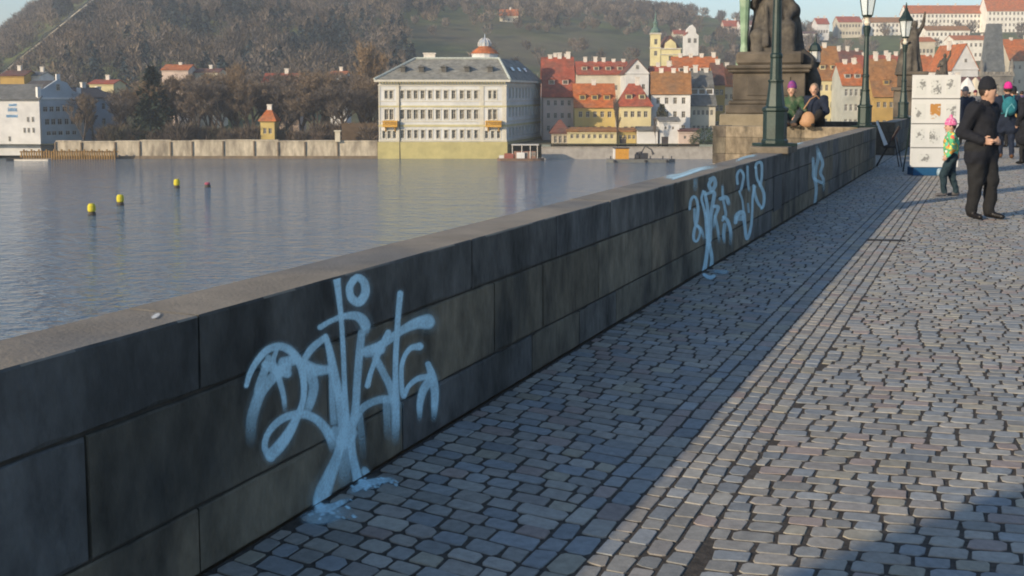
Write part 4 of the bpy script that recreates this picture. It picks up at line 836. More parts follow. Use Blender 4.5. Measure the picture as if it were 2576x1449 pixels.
# ---- castle quarter on the hill to the right
def slope_house(label, u0, u1, v0, v1, vR, Z, wall, roof, rows, cols, cat='house', chim=2, kind='x', name='house', D=14):
    return house(label, u0, u1, v0, vR, Z, D, wall, roof, kind, vbase=v1, rows=rows, cols=cols, ww=1.3, wh=2.0, chim=chim, cat=cat, name=name)
W_CA = plaster('plaster_castle', (.74, .70, .62))
slope_house('long white castle palace with red roof along the hilltop', 2282, 2480, 33, 92, 14, 800, W_CA, R_OR, 4, 20, 'castle', 4, name='castle_palace')
slope_house('cream castle block at the right end of the hilltop', 2484, 2600, 26, 90, -8, 790, W_CA, R_OR, 4, 11, 'castle', 3, name='castle_palace')
slope_house('white terrace building on the slope below the castle palace', 2330, 2440, 76, 104, 66, 700, W_CA, R_OC, 2, 10)
slope_house('cream terrace building on the slope left of the bridge tower', 2400, 2500, 100, 124, 90, 640, W_CA, R_OR, 2, 8)
slope_house('large white hilltop house behind the third lamp post', 2180, 2285, 56, 102, 44, 780, W_CA, R_OC, 3, 10)
slope_house('cream hilltop house with long red roof left of the second lamp post', 2110, 2168, 55, 84, 42, 770, W_CR, R_RD, 2, 7)
slope_house('small red-roofed hilltop house with white walls', 2056, 2086, 60, 80, 46, 760, W_WH, R_RD, 1, 4)
slope_house('white hilltop house beside the dark tree on the skyline', 1952, 1990, 58, 74, 40, 790, W_WH, R_RD, 1, 4)
slope_house('pale house with red roof on the skyline left of the green pole', 1822, 1860, 66, 82, 52, 800, W_PK, R_RD, 1, 4)
slope_house('white house with low roof on the skyline behind the lamp post', 1862, 1930, 62, 84, 52, 790, W_WH, R_BR, 1, 6)
slope_house('long white garden terrace below the hilltop houses', 1992, 2052, 84, 92, 80, 740, W_WH, R_BR, 0, 0, chim=0)
slope_house('cream mansion stepping down below the hilltop near the tower', 2290, 2352, 104, 132, 94, 560, W_CR, R_OR, 2, 6)

# ---- bridge tower at the far end
def tower():
    Z = 400; s = Z / FPX; p = at_d(2507, 240, Z); root = thing('bridge_tower', 'square stone bridge tower with tall grey wedge roof', 'tower', (p.x, p.y, -.2), YAW)
    zz = lambda v: at_d(2507, v, Z).z + .2; st = mat('tower_stone', (.26, .23, .185), .9, .3, .5, c2=(.15, .135, .115), c2scale=.3); w = 40 * s; D = 9
    ga = 11 * s; H = zz(192)
    hs = [(w * .5 - .6, w * .5 + .6, zz(225), zz(212)), (w - .6, w + .6, zz(225), zz(212)), (w * 1.5 - .6, w * 1.5 + .6, zz(225), zz(212)), (w - ga / 2, w + ga / 2, 0.02, 4.2)]
    m_ = MB(); facade(m_, 2 * w, H, hs, Vector((-w, 0, 0)), Vector((1, 0, 0)), Vector((0, -1, 0)), 1.2); m_.quad((w, 0, 0), (w, D, 0), (w, D, H), (w, 0, H)); m_.quad((-w, D, 0), (-w, 0, 0), (-w, 0, H), (-w, D, H)); m_.quad((-w, 0, H), (w, 0, H), (w, D, H), (-w, D, H)); m_.build('body', st, root)
    put_windows(root, hs[:3], Vector((-w, 0, 0)), Vector((1, 0, 0)), Vector((0, -1, 0)), 1.0)
    q = MB(); q.box(-w - .4, w + .4, -.4, D + .4, H + .003, H + .7)
    q.build('gallery', st, root)
    for k in range(9): x = -w + (2 * w - .8) * k / 8; q = MB(); q.box(x - .1, x + .9, -.38, .3, H + .703, H + 1.6); q.build('merlon', st, root)
    for sx in (-1, 1):
        for y in (0.3, D - 1.3): q = MB(); q.lathe([(.75, H + .7), (.75, H + 3.2), (.95, H + 3.3), (.05, H + 6.4)], 8, sx * (w - .3), y + .5); q.build('turret', st, root)
    r0, r1 = w * .62, w * .44; zt = zz(58); q = MB(); q.add([(-r0, 1.5, H + .7), (r0, 1.5, H + .7), (r0, D - 1.5, H + .7), (-r0, D - 1.5, H + .7), (-r1, 3.8, zt), (r1, 3.8, zt), (r1, D - 3.8, zt), (-r1, D - 3.8, zt)], [(0, 1, 5, 4), (1, 2, 6, 5), (2, 3, 7, 6), (3, 0, 4, 7), (4, 5, 6, 7)]); q.build('roof', roof_mat('tower_slate', (.16, .17, .17), (.12, .13, .135)), root)
tower()

# ---- hillside wall climbing the hill on the left
root = thing('hillside_wall', 'old stone wall climbing diagonally up the wooded hill', 'wall'); hm = mat('hill_wall_stone', (.50, .42, .27), .9, .3, .3)
prev = None
for k in range(23):
    t = k / 22; u, v = -8 + 250 * t, 204 - 200 * t; Z = find_Z(u, v + 3, 300); p = cf((u - 1288) / FPX * Z, Z); z = float(terrain((u - 1288) / FPX * Z, Z)); cur = Vector((p.x, p.y, z - .5))
    if prev is not None:
        q = MB(); o_ = CF * .8; h = 3.0 + (1.2 if k % 6 == 0 else 0); up = Vector((0, 0, h))
        q.add([prev, cur, cur + o_, prev + o_, prev + up, cur + up, cur + o_ + up, prev + o_ + up], [(0, 1, 5, 4), (1, 2, 6, 5), (2, 3, 7, 6), (3, 0, 4, 7), (4, 5, 6, 7)]); q.build('wall_section', hm, root)
    prev = cur

Pp = []
for k in range(45):
    t = k / 44; u, v = -8 + 250 * t, 208 - 200 * t; Z = find_Z(u, v + 3, 300)
    for du in (1, 13 - 5 * t): X = (u + du - 1288) / FPX * Z; p = cf(X, Z); Pp.append((p.x, p.y, float(terrain(X, Z)) + 2.2))
mb = MB(); mb.add(Pp, [(2 * k, 2 * k + 1, 2 * k + 3, 2 * k + 2) for k in range(44)]); tag(mb.build('pale_hill_strip', mat('hill_strip_pale', (.46, .39, .26), .95, .3, .3)), kind='structure')  # pale strip added beside the hillside wall to stand for its sunlit stone
# ---- embankment walls
em = mat('embankment_stone', (.42, .36, .27), .9, .4, .9, .02, 2, c2=(.20, .165, .125), c2scale=.5, c2lo=.46, c2hi=.72, stretch=(1, 1, .35)); ed = mat('embankment_damp', (.16, .12, .08), .8, .3, .6)
root = thing('embankment_wall', 'pale stone embankment wall along the wooded far bank', 'wall')
us = [140, 205, 290, 352, 430, 484, 562, 640, 700, 768, 850, 950]
for a, b in zip(us[:-1], us[1:]):
    A, B = at_d(a, 350, 244.0), at_d(b, 350, 244.0); W = (B - A).length; q = MB(); zt = at_d(a, 351 if a > 290 else 353, 244).z - random.uniform(0, .25); q.box(.06, W - .06, 0, 1.6, WATER_Z + .6, zt - .3); q.box(.0, W, -.12, 1.7, zt - .297, zt); o_ = q.build('wall_section', em, root); o_.location = (A.x, A.y, 0); o_.rotation_euler = (0, 0, YAW)
    q = MB(); q.box(0, W, -.25, 1.7, WATER_Z - 1, WATER_Z + .597); o_ = q.build('footing', ed, root); o_.location = (A.x, A.y, 0); o_.rotation_euler = (0, 0, YAW)
    q = MB(); q.box(-.22, .06, -.3, .8, WATER_Z - .5, zt - .3); o_ = q.build('buttress', ed, root); o_.location = (A.x, A.y, 0); o_.rotation_euler = (0, 0, YAW)
A = at_d(850, 395, 243.4); root = thing('gate_pillar', 'white stone pillar on the embankment wall beside the palace', 'pillar', (A.x, A.y, at_d(850, 353, 243.6).z - .3), YAW)
q = MB(); q.box(-.55, .55, -.2, .9, 0, 2.2); q.build('shaft', W_CR, root); q = MB(); q.box(-.75, .75, -.4, 1.1, 2.203, 2.5); q.build('cap', W_CR, root)
A = at_d(860, 340, 248); root = thing('garden_fence', 'tall brown wooden palisade between the trees and the palace', 'fence', (A.x, A.y, BANK_Z + .3), YAW)
wd = mat('fence_wood', (.09, .06, .035), .9, .3, 2)
for k in range(17): q = MB(); q.box(0, .44, 0, .08, 0, 4.2 + .12 * ((k * 7) % 3)); q.build('plank', wd, root, loc=(k * .46, 0, 0))
root = thing('quay_wall', 'grey sloping stone quay below the yellow town houses', 'quay'); qm = mat('quay_stone', (.30, .27, .23), .9, .25, .6, .02, 3)
us = list(range(1362, 1840, 53))
for k, (a, b) in enumerate(zip(us[:-1], us[1:])):
    A, B = at_d(a, 372, 244.3), at_d(b, 372, 244.3); W = (B - A).length; q = MB(); zt = at_d(a, 371.5, 244).z; q.add([(0, -2.2, WATER_Z - .6), (W, -2.2, WATER_Z - .6), (W, -.2, zt), (0, -.2, zt), (0, 3, zt), (W, 3, zt)], [(0, 1, 2, 3), (3, 2, 5, 4)]); q.box(0, W, -.35, .3, zt + .002, zt + .22); o_ = q.build('wall_section', qm, root); o_.location = (A.x, A.y, 0); o_.rotation_euler = (0, 0, YAW)
# timber ice-breaker fence in front of the mill
A = at_d(52, 394, 241); root = thing('timber_barrier', 'weathered brown timber barrier standing in the water before the mill', 'barrier', (A.x, A.y, WATER_Z - .4), YAW); tm = mat('timber', (.24, .145, .05), .9, .35, 1.2)
for k in range(38): q = MB(); h = 2.1 + .25 * ((k * 5) % 3); q.box(0, .3, 0, .25, 0, h); q.build('plank', tm, root, loc=(k * .545, 0, 0))
for z in (.9, 1.9): q = MB(); q.box(-.3, 21, .252, .5, z, z + .3); q.build('rail', tm, root)

# ================================================================== TREES
bark = mat('bark', (.075, .058, .045), .95, .3, 2); twig = mat('bare_twigs', (0, 0, 0), .95, .15, .3, attr=True); leafy = mat('needles', (0, 0, 0), .9, .2, .5, attr=True)
def bare_tree(seed, H, spread, tone, dens=1.0, fork=False):
    """trunk with limbs, and a crown of thousands of thin shoots"""
    r = random.Random(seed); tr = MB(); T = []; C = []
    def shoot(p, d, L, w, c):
        s_ = d.cross(Vector((r.uniform(-1, 1), r.uniform(-1, 1), r.uniform(-1, 1)))).normalized() * w; q = p + d * L
        T.append((p - s_, p + s_, q)); C.append(c)
    def grow(p, d, L, rad, lev):
        n = 3; pts = [p]; rd = [rad]
        for i in range(n):
            d = (d + Vector((r.uniform(-.16, .16), r.uniform(-.16, .16), r.uniform(-.02, .12)))).normalized(); p = p + d * (L / n); pts.append(p); rd.append(rad * (1 - .45 * (i + 1) / n))
        if lev <= 2: tr.tube(pts, rd, 5 if lev < 2 else 4)
        if lev >= 2:
            for _ in range(int((6 if lev == 2 else 9) * dens)):
                t = r.uniform(.15, 1); i = min(int(t * n), n - 1); b = pts[i].lerp(pts[i + 1], t * n - i); dd = (d * .7 + Vector((r.uniform(-1, 1), r.uniform(-1, 1), r.uniform(-.4, .9)))).normalized()
                f = r.uniform(.7, 1.3); shoot(b, dd, L * r.uniform(.35, .8), r.uniform(.025, .055), tuple(q * f for q in tone))
        if lev < 4:
            for k in range((8, 5, 4, 3)[lev]):
                t = r.uniform(.45, 1.0) if lev else r.uniform(.16, 1.0); i = min(int(t * n), n - 1); b = pts[i].lerp(pts[i + 1], t * n - i); a = r.uniform(0, 6.28); sp = spread * r.uniform(.6, 1.1)
                dd = (d * 1.0 + Vector((math.cos(a) * sp, math.sin(a) * sp, .15))).normalized(); grow(b, dd, L * r.uniform(.46, .66), rad * .5, lev + 1)
    grow(Vector((0, 0, 0)), Vector((0, 0, 1)), H * .62, H * .020, 0)
    V = np.array([p for t in T for p in t], np.float64).reshape(-1, 3); F = np.arange(len(V)).reshape(-1, 3); Cc = np.repeat(np.array(C), 3, 0)
    return tr.mesh('trunk', bark), np_mesh('crown', V, F, twig, Cc)
TREES = [bare_tree(1, 15, .75, (.185, .142, .105), 1.4), bare_tree(2, 16, .6, (.20, .148, .10), 1.4), bare_tree(3, 14, .85, (.155, .125, .10), 1.4), bare_tree(4, 17, .5, (.24, .165, .095), 1.4), bare_tree(5, 15, .7, (.14, .115, .095), 1.4)]
def set_tree(k, u, Z, vtop, label, group=None, zbase=BANK_Z, rz=None, wf=1.0, name='bare_tree'):
    p = cf((u - 1288) / FPX * Z, Z, zbase); top = at_d(u, vtop, Z).z; H0 = max(v.co.z for v in TREES[k][1].vertices); s = (top - zbase) / H0
    root = thing(name, label, 'tree', p, rz if rz is not None else random.uniform(0, 6.28), group); root.scale = (s * wf, s * wf, s)
    link('trunk', TREES[k][0], root); link('crown', TREES[k][1], root); return root
ROW = [(235, 256, 232, 2), (300, 252, 232, 4), (335, 256, 215, 0), (362, 262, 205, 2), (428, 255, 196, 3), (455, 262, 186, 1), (492, 252, 205, 0), (528, 258, 190, 4), (562, 252, 188, 2), (600, 260, 168, 3), (628, 254, 196, 1), (660, 266, 190, 4), (700, 262, 200, 0), (722, 254, 205, 2), (755, 262, 168, 3), (785, 254, 180, 1), (815, 258, 200, 4), (838, 266, 172, 0), (868, 254, 205, 2), (905, 262, 188, 1), (928, 258, 205, 4), (940, 268, 190, 0)]
for i, (u, Z, vt, k) in enumerate(ROW):
    set_tree(k, u, Z, vt, 'bare brown tree standing in the row behind the embankment wall', 'bare trees behind the embankment wall', wf=1.45)
for (u, Z, vt, k) in ((410, 282, 190, 1), (475, 290, 178, 3), (545, 284, 176, 0), (640, 290, 172, 2), (690, 286, 170, 4), (735, 288, 178, 1), (800, 286, 168, 0), (865, 288, 180, 2), (925, 284, 178, 4), (350, 284, 210, 3), (310, 290, 222, 1), (270, 292, 226, 2)):
    set_tree(k, u, Z, vt, 'bare tree in the second row behind the embankment trees', 'second row of bare trees', wf=1.6)
set_tree(3, 905, 300, 88, 'tall russet bare tree towering over the row left of the palace', wf=.9)
set_tree(3, 600, 305, 150, 'russet bare tree rising above the middle of the riverside row', wf=1.0)
set_tree(1, 205, 243.2 + 3, 230, 'dark forked bare tree standing against the shaded mill', wf=.85, zbase=WATER_Z + 1.5)
set_tree(4, 1552, 246, 235, 'slender bare tree on the quay between the two yellow houses', wf=.35); set_tree(2, 1649, 246, 290, 'thin bare tree on the quay before the tall white house', wf=.35)
def bare_bush(seed, tone):
    r = np.random.default_rng(seed); n = 1500; a = r.random(n) * 6.28; q = r.random(n) ** .6; b = np.stack([q * 1.6 * np.cos(a), q * 1.6 * np.sin(a), r.random(n) ** 1.3 * 2.6], 1); d = np.stack([np.cos(a) * .5, np.sin(a) * .5, np.ones(n)], 1) + r.normal(0, .35, (n, 3)); s_ = r.normal(0, .035, (n, 3)); L_ = r.uniform(.5, 1.3, (n, 1))
    V = np.stack([b - s_, b + s_, b + d * L_], 1).reshape(-1, 3); C = np.repeat(np.array(tone)[None] * r.uniform(.6, 1.3, (n, 1)), 3, 0); st = MB()
    for k in range(7): t = k * .9; st.tube([(.1 * math.cos(t), .1 * math.sin(t), 0), (.9 * math.cos(t), .9 * math.sin(t), 2.2)], [.05, .02], 4)
    return st.mesh('stems', bark), np_mesh('twigs', V, np.arange(len(V)).reshape(-1, 3), twig, C)
BUSH = [bare_bush(31, (.13, .10, .075)), bare_bush(32, (.10, .09, .06)), bare_bush(33, (.16, .115, .08))]
for k in range(34):
    u = 268 + k * 20.2 + random.uniform(-6, 6)
    if 640 < u < 705: continue
    Z = random.uniform(247.5, 253); root = thing('bare_bush', 'low leafless bush behind the embankment wall under the trees', 'bush', cf((u - 1288) / FPX * Z, Z, BANK_Z - .1), random.uniform(0, 6), 'bushes under the riverside trees'); s_ = random.uniform(.8, 1.5); root.scale = (s_ * 1.2, s_ * 1.2, s_); link('stems', BUSH[k % 3][0], root); link('twigs', BUSH[k % 3][1], root)
def needle_tree(seed, H, R, tone, n=2600, conical=True):
    r = np.random.default_rng(seed); t = r.random(n) ** .8; a = r.random(n) * 6.28; rad = (R * (1 - t) ** .8 + .15 if conical else R * np.sin(np.clip(t, .02, .98) * 3.1) ** .6) * (.55 + .45 * r.random(n)) * (.8 + .35 * np.sin(a * 3 + t * 20)); z = H * (.06 + .94 * t)
    c = np.stack([rad * np.cos(a), rad * np.sin(a), z], 1); d = np.stack([np.cos(a), np.sin(a), -.35 + 0 * a], 1) + r.normal(0, .5, (n, 3)); s_ = r.normal(0, 1, (n, 3)); L_ = (.5 + .9 * (1 - t))[:, None] * H / 16
    V = np.stack([c, c + d * L_ + s_ * .22 * H / 16, c + d * L_ - s_ * .22 * H / 16], 1).reshape(-1, 3); f = r.uniform(.6, 1.35, n); C = np.repeat(np.array(tone)[None] * f[:, None], 3, 0)
    tr = MB(); tr.tube([(0, 0, 0), (0, 0, H * .6), (0, 0, H * .97)], [H * .018, H * .01, .02], 6); return tr.mesh('trunk', bark), np_mesh('crown', V, np.arange(len(V)).reshape(-1, 3), leafy, C)
FIR = needle_tree(11, 16, 3.4, (.030, .045, .030)); CYP = needle_tree(12, 9, 1.3, (.06, .06, .035), 1400); SHR = needle_tree(13, 5, 3.0, (.045, .07, .028), 1600, False)
def set_ever(M_, u, Z, vtop, label, H0, zbase=BANK_Z, name='fir_tree', cat='tree', wf=1.0):
    p = cf((u - 1288) / FPX * Z, Z, zbase); s = (at_d(u, vtop, Z).z - zbase) / H0; root = thing(name, label, cat, p, 0); root.scale = (s * wf, s * wf, s); link('trunk', M_[0], root); link('crown', M_[1], root)
set_ever(FIR, 386, 251, 168, 'dark evergreen standing alone among the bare riverside trees', 16)
set_ever(CYP, 1664, 255, 262, 'slim dark tree against the tall white house', 9, name='cypress_tree'); set_ever(SHR, 1772, 246.5, 322, 'dense green bush at the end of the quay', 5, name='bush', cat='bush', wf=1.4)
set_ever(SHR, 1742, 247, 345, 'small green bush beside the pinkish garden house', 5, name='bush', cat='bush'); set_ever(FIR, 2002, 770, 52, 'dark tree on the skyline beside the white hilltop house', 16, zbase=float(terrain((2002 - 1288) / FPX * 770, 770)) - 1, wf=1.5)

# ---- the wooded hillside, one mass
def forest():
    N0 = 15000; u = rng.uniform(-350, 2700, N0); Z = np.sqrt(rng.uniform(335 ** 2, 1060 ** 2, N0)); X = (u - 1288) / FPX * Z; h = terrain(X, Z); v = HOR - (h - CAMZ) / Z * FPX
    nz_ = np.sin(u * .011 + 2) * np.cos(v * .035 + u * .006) + .6 * np.sin(u * .027 - v * .05)
    p = np.where(u < 1020, 1.0, np.where(u < 1760, np.where(v < 52, .85, np.where(v < 100, .22 + .3 * (nz_ > .1), .10)), np.where(u < 2060, .6, .10)))
    p = np.where((u > 1740) & (u < 2060) & (v < 88), .25, p); p = p * np.where(Z < 420, .9, 1)
    vis_ = (v < 260) & (rng.random(N0) < p * .48); u, Z, X, h, v, nz_ = (a[vis_] for a in (u, Z, X, h, v, nz_))
    # keep the hillside wall and the built places clear
    tl = np.clip((u + 8) / 250, -1, 2); dl = v - (208 - 200 * tl); keep = ~((u < 275) & (dl > -6) & (dl < 9))
    u, Z, X, h, v, nz_ = (a[keep] for a in (u, Z, X, h, v, nz_)); n = len(u); tl = (u + 8) / 250; dl = v - (208 - 200 * tl); cap_h = np.where((u < 290) & (dl > 0), np.maximum(dl - 2, 2) * Z / FPX * .9, 99)
    con = (nz_ + rng.normal(0, .3, n) > .48) & (u < 1150) & (u > 150) | (rng.random(n) < .03)
    Ht = np.where(con, rng.uniform(11, 18, n), rng.uniform(8, 14, n)) * np.where((u > 1020), .62, 1); Ht = np.minimum(Ht, cap_h); Rt = np.where(con, Ht * .24, Ht * .42)
    K = 170; VV = []; CC = []
    for ci in (0, 1):
        m_ = con if ci else ~con; m = m_.sum(); 
        if m == 0: continue
        t = rng.random((m, K)); a = rng.random((m, K)) * 6.283; q = rng.random((m, K)) ** .5
        if ci: rad = Rt[m_][:, None] * (1 - t) * (.5 + .5 * q); z = Ht[m_][:, None] * (.08 + .92 * t)
        else: rad = Rt[m_][:, None] * np.sqrt(np.clip(1 - (2 * t - 1) ** 2, 0, 1)) * q; z = Ht[m_][:, None] * (.28 + .72 * t)
        c = np.stack([X[m_][:, None] + rad * np.cos(a), Z[m_][:, None] + rad * np.sin(a), h[m_][:, None] + z], -1)
        d = np.stack([np.cos(a) * .6, np.sin(a) * .6, (np.full_like(a, -.3) if ci else 1.0 + 0 * a)], -1) + rng.normal(0, .45, (m, K, 3)); s_ = rng.normal(0, 1, (m, K, 3))
        L_ = (1.2 if ci else 1.5) * rng.uniform(.6, 1.3, (m, K, 1)); w = .42 if ci else .15
        tri = np.stack([c - s_ * w, c + s_ * w, c + d * L_], 2); VV.append(tri.reshape(-1, 3))
        if ci: base = np.array([.017, .030, .036]) * rng.uniform(.7, 1.4, (m, 1))
        else:
            g = rng.random((m, 1)); base = np.array([.105, .090, .078]) * (1 - g) + np.array([.140, .105, .072]) * g; base = base * rng.uniform(.4, 1.55, (m, 1)); base[u[m_] > 1020] *= 1.15
        CC.append(np.repeat(base[:, None] * rng.uniform(.75, 1.25, (m, K, 1)), 3, 1).reshape(-1, 3) if False else np.repeat((base[:, None] * rng.uniform(.75, 1.25, (m, K, 1))).reshape(-1, 3), 3, 0))
    V = np.concatenate(VV); C = np.concatenate(CC); W_ = np.stack([CR.x * V[:, 0] + CF.x * V[:, 1], CR.y * V[:, 0] + CF.y * V[:, 1], V[:, 2]], -1)
    tag(link('hillside_wood', np_mesh('hillside_wood', W_, np.arange(len(W_)).reshape(-1, 3), twig, C)), 'brown leafless wood with dark firs covering the hillside', 'wood', kind='stuff')
    print('forest trees', n, 'tris', len(W_) // 3)
forest()

# ================================================================== RIVER THINGS
def buoy(u, v, h, c, label, group=None):
    p = at_z(u, v, WATER_Z); root = thing('buoy', label, 'buoy', p, 0, group); m_ = mat('buoy_' + c[0], c[1], .5, .1)
    q = MB(); q.lathe([(.05, -.25), (.42, -.2), (.48, .1), (.40, .35), (.2, .45)], 14); q.build('float', mat('buoy_dark', (.05, .04, .03), .6, .2), root)
    q = MB(); q.lathe([(.38, .40), (.46, .55), (.46, h * .8), (.3, h), (.05, h + .03)], 14); q.build('top_mark', m_, root, smooth=False)
for (u, v) in ((231, 541), (303, 516), (445, 473)): buoy(u, v, 1.35, ('yellow', (.55, .46, .02)), 'tall yellow buoy in the row floating on the river', 'yellow buoys')
buoy(522, 471, .75, ('pink', (.35, .08, .12)), 'small dark pink buoy floating beyond the yellow ones')
def hull(L_, W_, H_, bow=.25):
    q = MB(); st = [(-L_ / 2, .75), (-L_ / 2 + L_ * .08, .95), (L_ / 2 - L_ * bow, 1), (L_ / 2 - L_ * .08, .6), (L_ / 2, .08)]; P = []
    for x, w in st: P += [(x, -W_ / 2 * w * .8, -.3), (x, W_ / 2 * w * .8, -.3), (x, W_ / 2 * w, H_), (x, -W_ / 2 * w, H_)]
    F = [(0, 1, 2, 3)]; n = len(st)
    for i in range(n - 1):
        for j in range(4): F.append((i * 4 + j, i * 4 + (j + 1) % 4, i * 4 + 4 + (j + 1) % 4, i * 4 + 4 + j))
    F.append(tuple(reversed(range(n * 4 - 4, n * 4)))); q.add(P, F); return q
p = at_z(1310, 404, WATER_Z); root = thing('houseboat', 'reddish river barge with flat-roofed cabin moored beside the palace', 'boat', p, YAW)
hull(10.0, 3.2, .55).build('hull', mat('barge_hull', (.20, .13, .09), .6, .2), root); q = MB(); q.box(-1.5, 3.2, -1.2, 1.2, .553, 2.0); q.build('cabin', mat('cabin_wood', (.24, .13, .09), .7, .2), root)
q = MB(); q.box(-2.0, 3.8, -1.5, 1.5, 3.3, 3.5); q.build('canopy', mat('canopy_grey', (.5, .48, .44), .7, .1), root)
for x in (-1.8, .2, 2.0, 3.5): q = MB(); q.box(x - .07, x + .07, -1.4, -1.27, .55, 3.3); q.build('post', CH, root)
q = MB(); q.box(-.9, .8, -1.7, -1.25, .56, 1.8); q.build('hatch', W_WH, root)
for x in (1.2, 2.1, 2.8): link('window', window_mesh(.5, .8), root, (x, -1.23, 1.05))
q = MB(); q.box(-4.6, -3.6, -.9, .9, .553, 1.1); q.build('bow_locker', W_WH, root); q = MB(); q.box(-3.5, -1.55, -1.5, -1.4, .553, 1.5); q.box(-3.5, -1.55, 1.4, 1.5, .553, 1.5); q.build('railing', mat('rail_red', (.25, .08, .06)), root)
p = at_z(1612, 408, WATER_Z); root = thing('work_boat', 'long grey work pontoon with orange cabin and dark machinery', 'boat', p, YAW)
hull(14.2, 3.4, .7, .1).build('hull', mat('pontoon_grey', (.16, .16, .15), .7, .25), root); q = MB(); q.box(-5.4, -2.6, -1.1, 1.1, .703, 2.9); q.build('cabin', mat('cabin_orange', (.50, .24, .03), .6, .2), root); q = MB(); q.box(-5.7, -5.42, -1.1, 1.1, .703, 3.0); q.build('cabin_end', W_WH, root)
q = MB(); q.box(-5.8, -2.4, -1.3, 1.3, 2.903, 3.05); q.build('roof', R_DK, root); dk = mat('machinery', (.03, .03, .035), .5, .3, 3)
q = MB(); q.lathe([(.5, .7), (.7, .9), (.7, 1.6), (.3, 1.9)], 10, -.6, 0); q.box(-.2, 1.4, -.8, .8, .75, 1.9); q.tube([(0, 0, 1.8), (.9, 0, 3.4), (2.2, 0, 2.6), (2.6, 0, 1.6)], [.18, .16, .14, .3], 6); q.tube([(-1.4, -.6, .7), (-1.0, -.6, 2.0), (.2, -.5, 2.2)], .12, 6); q.build('winch', dk, root)
for x in (-6.4, 1.8, 4.4, 6.2): q = MB(); q.lathe([(.12, .7), (.12, 1.2), (.18, 1.25), (.1, 1.35)], 8, x, -1.3); q.build('bollard', dk, root)
for k, x in enumerate((-5.6, .8, 5.2)): q = MB(); q.lathe([(.16, -.15), (.3, 0), (.16, .15)], 10); o_ = q.build('tyre_fender', dk, root); o_.location = (x, -1.8, .3); o_.rotation_euler = (math.pi / 2, 0, 0)
p = at_z(36, 404, WATER_Z); root = thing('rowing_boat', 'small dark boat drawn up before the white mill', 'boat', p, YAW + .3); hull(3.2, 1.3, .55).build('hull', dk, root)
q = MB(); q.box(-.15, .15, -.5, .5, .35, .56); q.build('seat', tm, root)
p = at_z(82, 404, WATER_Z); root = thing('landing_raft', 'low pale floating raft beside the small dark boat', 'raft', p, YAW); q = MB(); q.box(-3.6, 3.6, -.8, .8, -.2, .28); q.build('float', CH, root)
for k in range(9): q = MB(); q.box(-3.6 + .8 * k + .02, -3.6 + .8 * k + .78, -.85, .85, .283, .36); q.build('plank', W_TN, root)

# ================================================================== ON THE BRIDGE
iron = mat('lamp_iron', (.016, .032, .029), .5, .3, 6, .002, 40, metal=.2, spec=.5); lglass = mat('lantern_glass', (.55, .58, .55), .15, .1, 3, spec=.6); neck_pale = mat('lamp_neck_pale', (.62, .56, .45), .5, .2)  # the lamp necks get a pale tone of their own
def lamp(loc, label, s=1.0):
    root = thing('street_lamp', label, 'street lamp', loc, YAW + .2); root.scale = (s, s, s)
    q = MB(); q.box(-.24, .24, -.15, .15, 0, .035); q.lathe([(.165, .035), (.165, .07), (.150, .09), (.150, .43), (.165, .45), (.165, .48), (.12, .50), (.105, .62), (.088, .78), (.088, .80), (.098, .815), (.098, .835)], 8, a0=math.pi / 8); q.build('base', iron, root)
    q = MB(); q.lathe([(.078, .82), (.070, 1.1), (.078, 1.12), (.078, 1.15), (.062, 1.17), (.048, 2.0), (.055, 2.02), (.08, 2.16), (.085, 2.2), (.06, 2.24)], 12); q.build('shaft', iron, root, smooth=False)
    q = MB(); q.lathe([(.045, 2.24), (.075, 2.29), (.05, 2.34), (.06, 2.40), (.10, 2.42)], 10); q.build('neck', neck_pale, root)
    ln = MB(); ln.lathe([(.105, 2.42), (.115, 2.44), (.125, 2.47)], 6); ln.lathe([(.205, 2.93), (.24, 2.95), (.24, 2.98), (.15, 3.10), (.10, 3.20), (.06, 3.26), (.06, 3.31), (.03, 3.34), (.035, 3.38), (.008, 3.5)], 6)
    for k in range(6):
        a = 2 * math.pi * k / 6; ln.tube([(.122 * math.cos(a), .122 * math.sin(a), 2.46), (.205 * math.cos(a), .205 * math.sin(a), 2.94)], .011, 4)
    l_ = ln.build('lantern', iron, root)
    for k in range(6):
        a, b = 2 * math.pi * k / 6, 2 * math.pi * (k + 1) / 6; g = MB(); g.quad((.118 * math.cos(a), .118 * math.sin(a), 2.47), (.118 * math.cos(b), .118 * math.sin(b), 2.47), (.20 * math.cos(b), .20 * math.sin(b), 2.93), (.20 * math.cos(a), .20 * math.sin(a), 2.93)); g.build('pane', LG, l_)
LG = bpy.data.materials.new('lantern_pane'); LG.use_nodes = True; _b = LG.node_tree.nodes['Principled BSDF']; _b.inputs['Base Color'].default_value = (.7, .75, .75, 1); _b.inputs['Roughness'].default_value = .2; _b.inputs['Alpha'].default_value = .55
p1 = at_z(1910, 377, WTOP + .02); p1.x = WX - .16
lamp((p1.x, p1.y, WTOP + .075), 'dark green cast-iron lamp post on the graffiti parapet in front of the statue'); q = MB(); q.bevbox(-.25, .23, -.34, .34, -.01, .075, .01); o_ = q.build('plinth', mat('plinth_stone', (.13, .11, .085), .9, .3, 6), wall); o_.location = (p1.x, p1.y, WTOP)
lamp((-2.63, END_Y + .16, WTOP + .002), 'dark green lamp post on the parapet corner left of the white board'); lamp((-2.53, 35.9, WTOP + .002), 'dark lamp post with pointed lantern roof behind the easel')
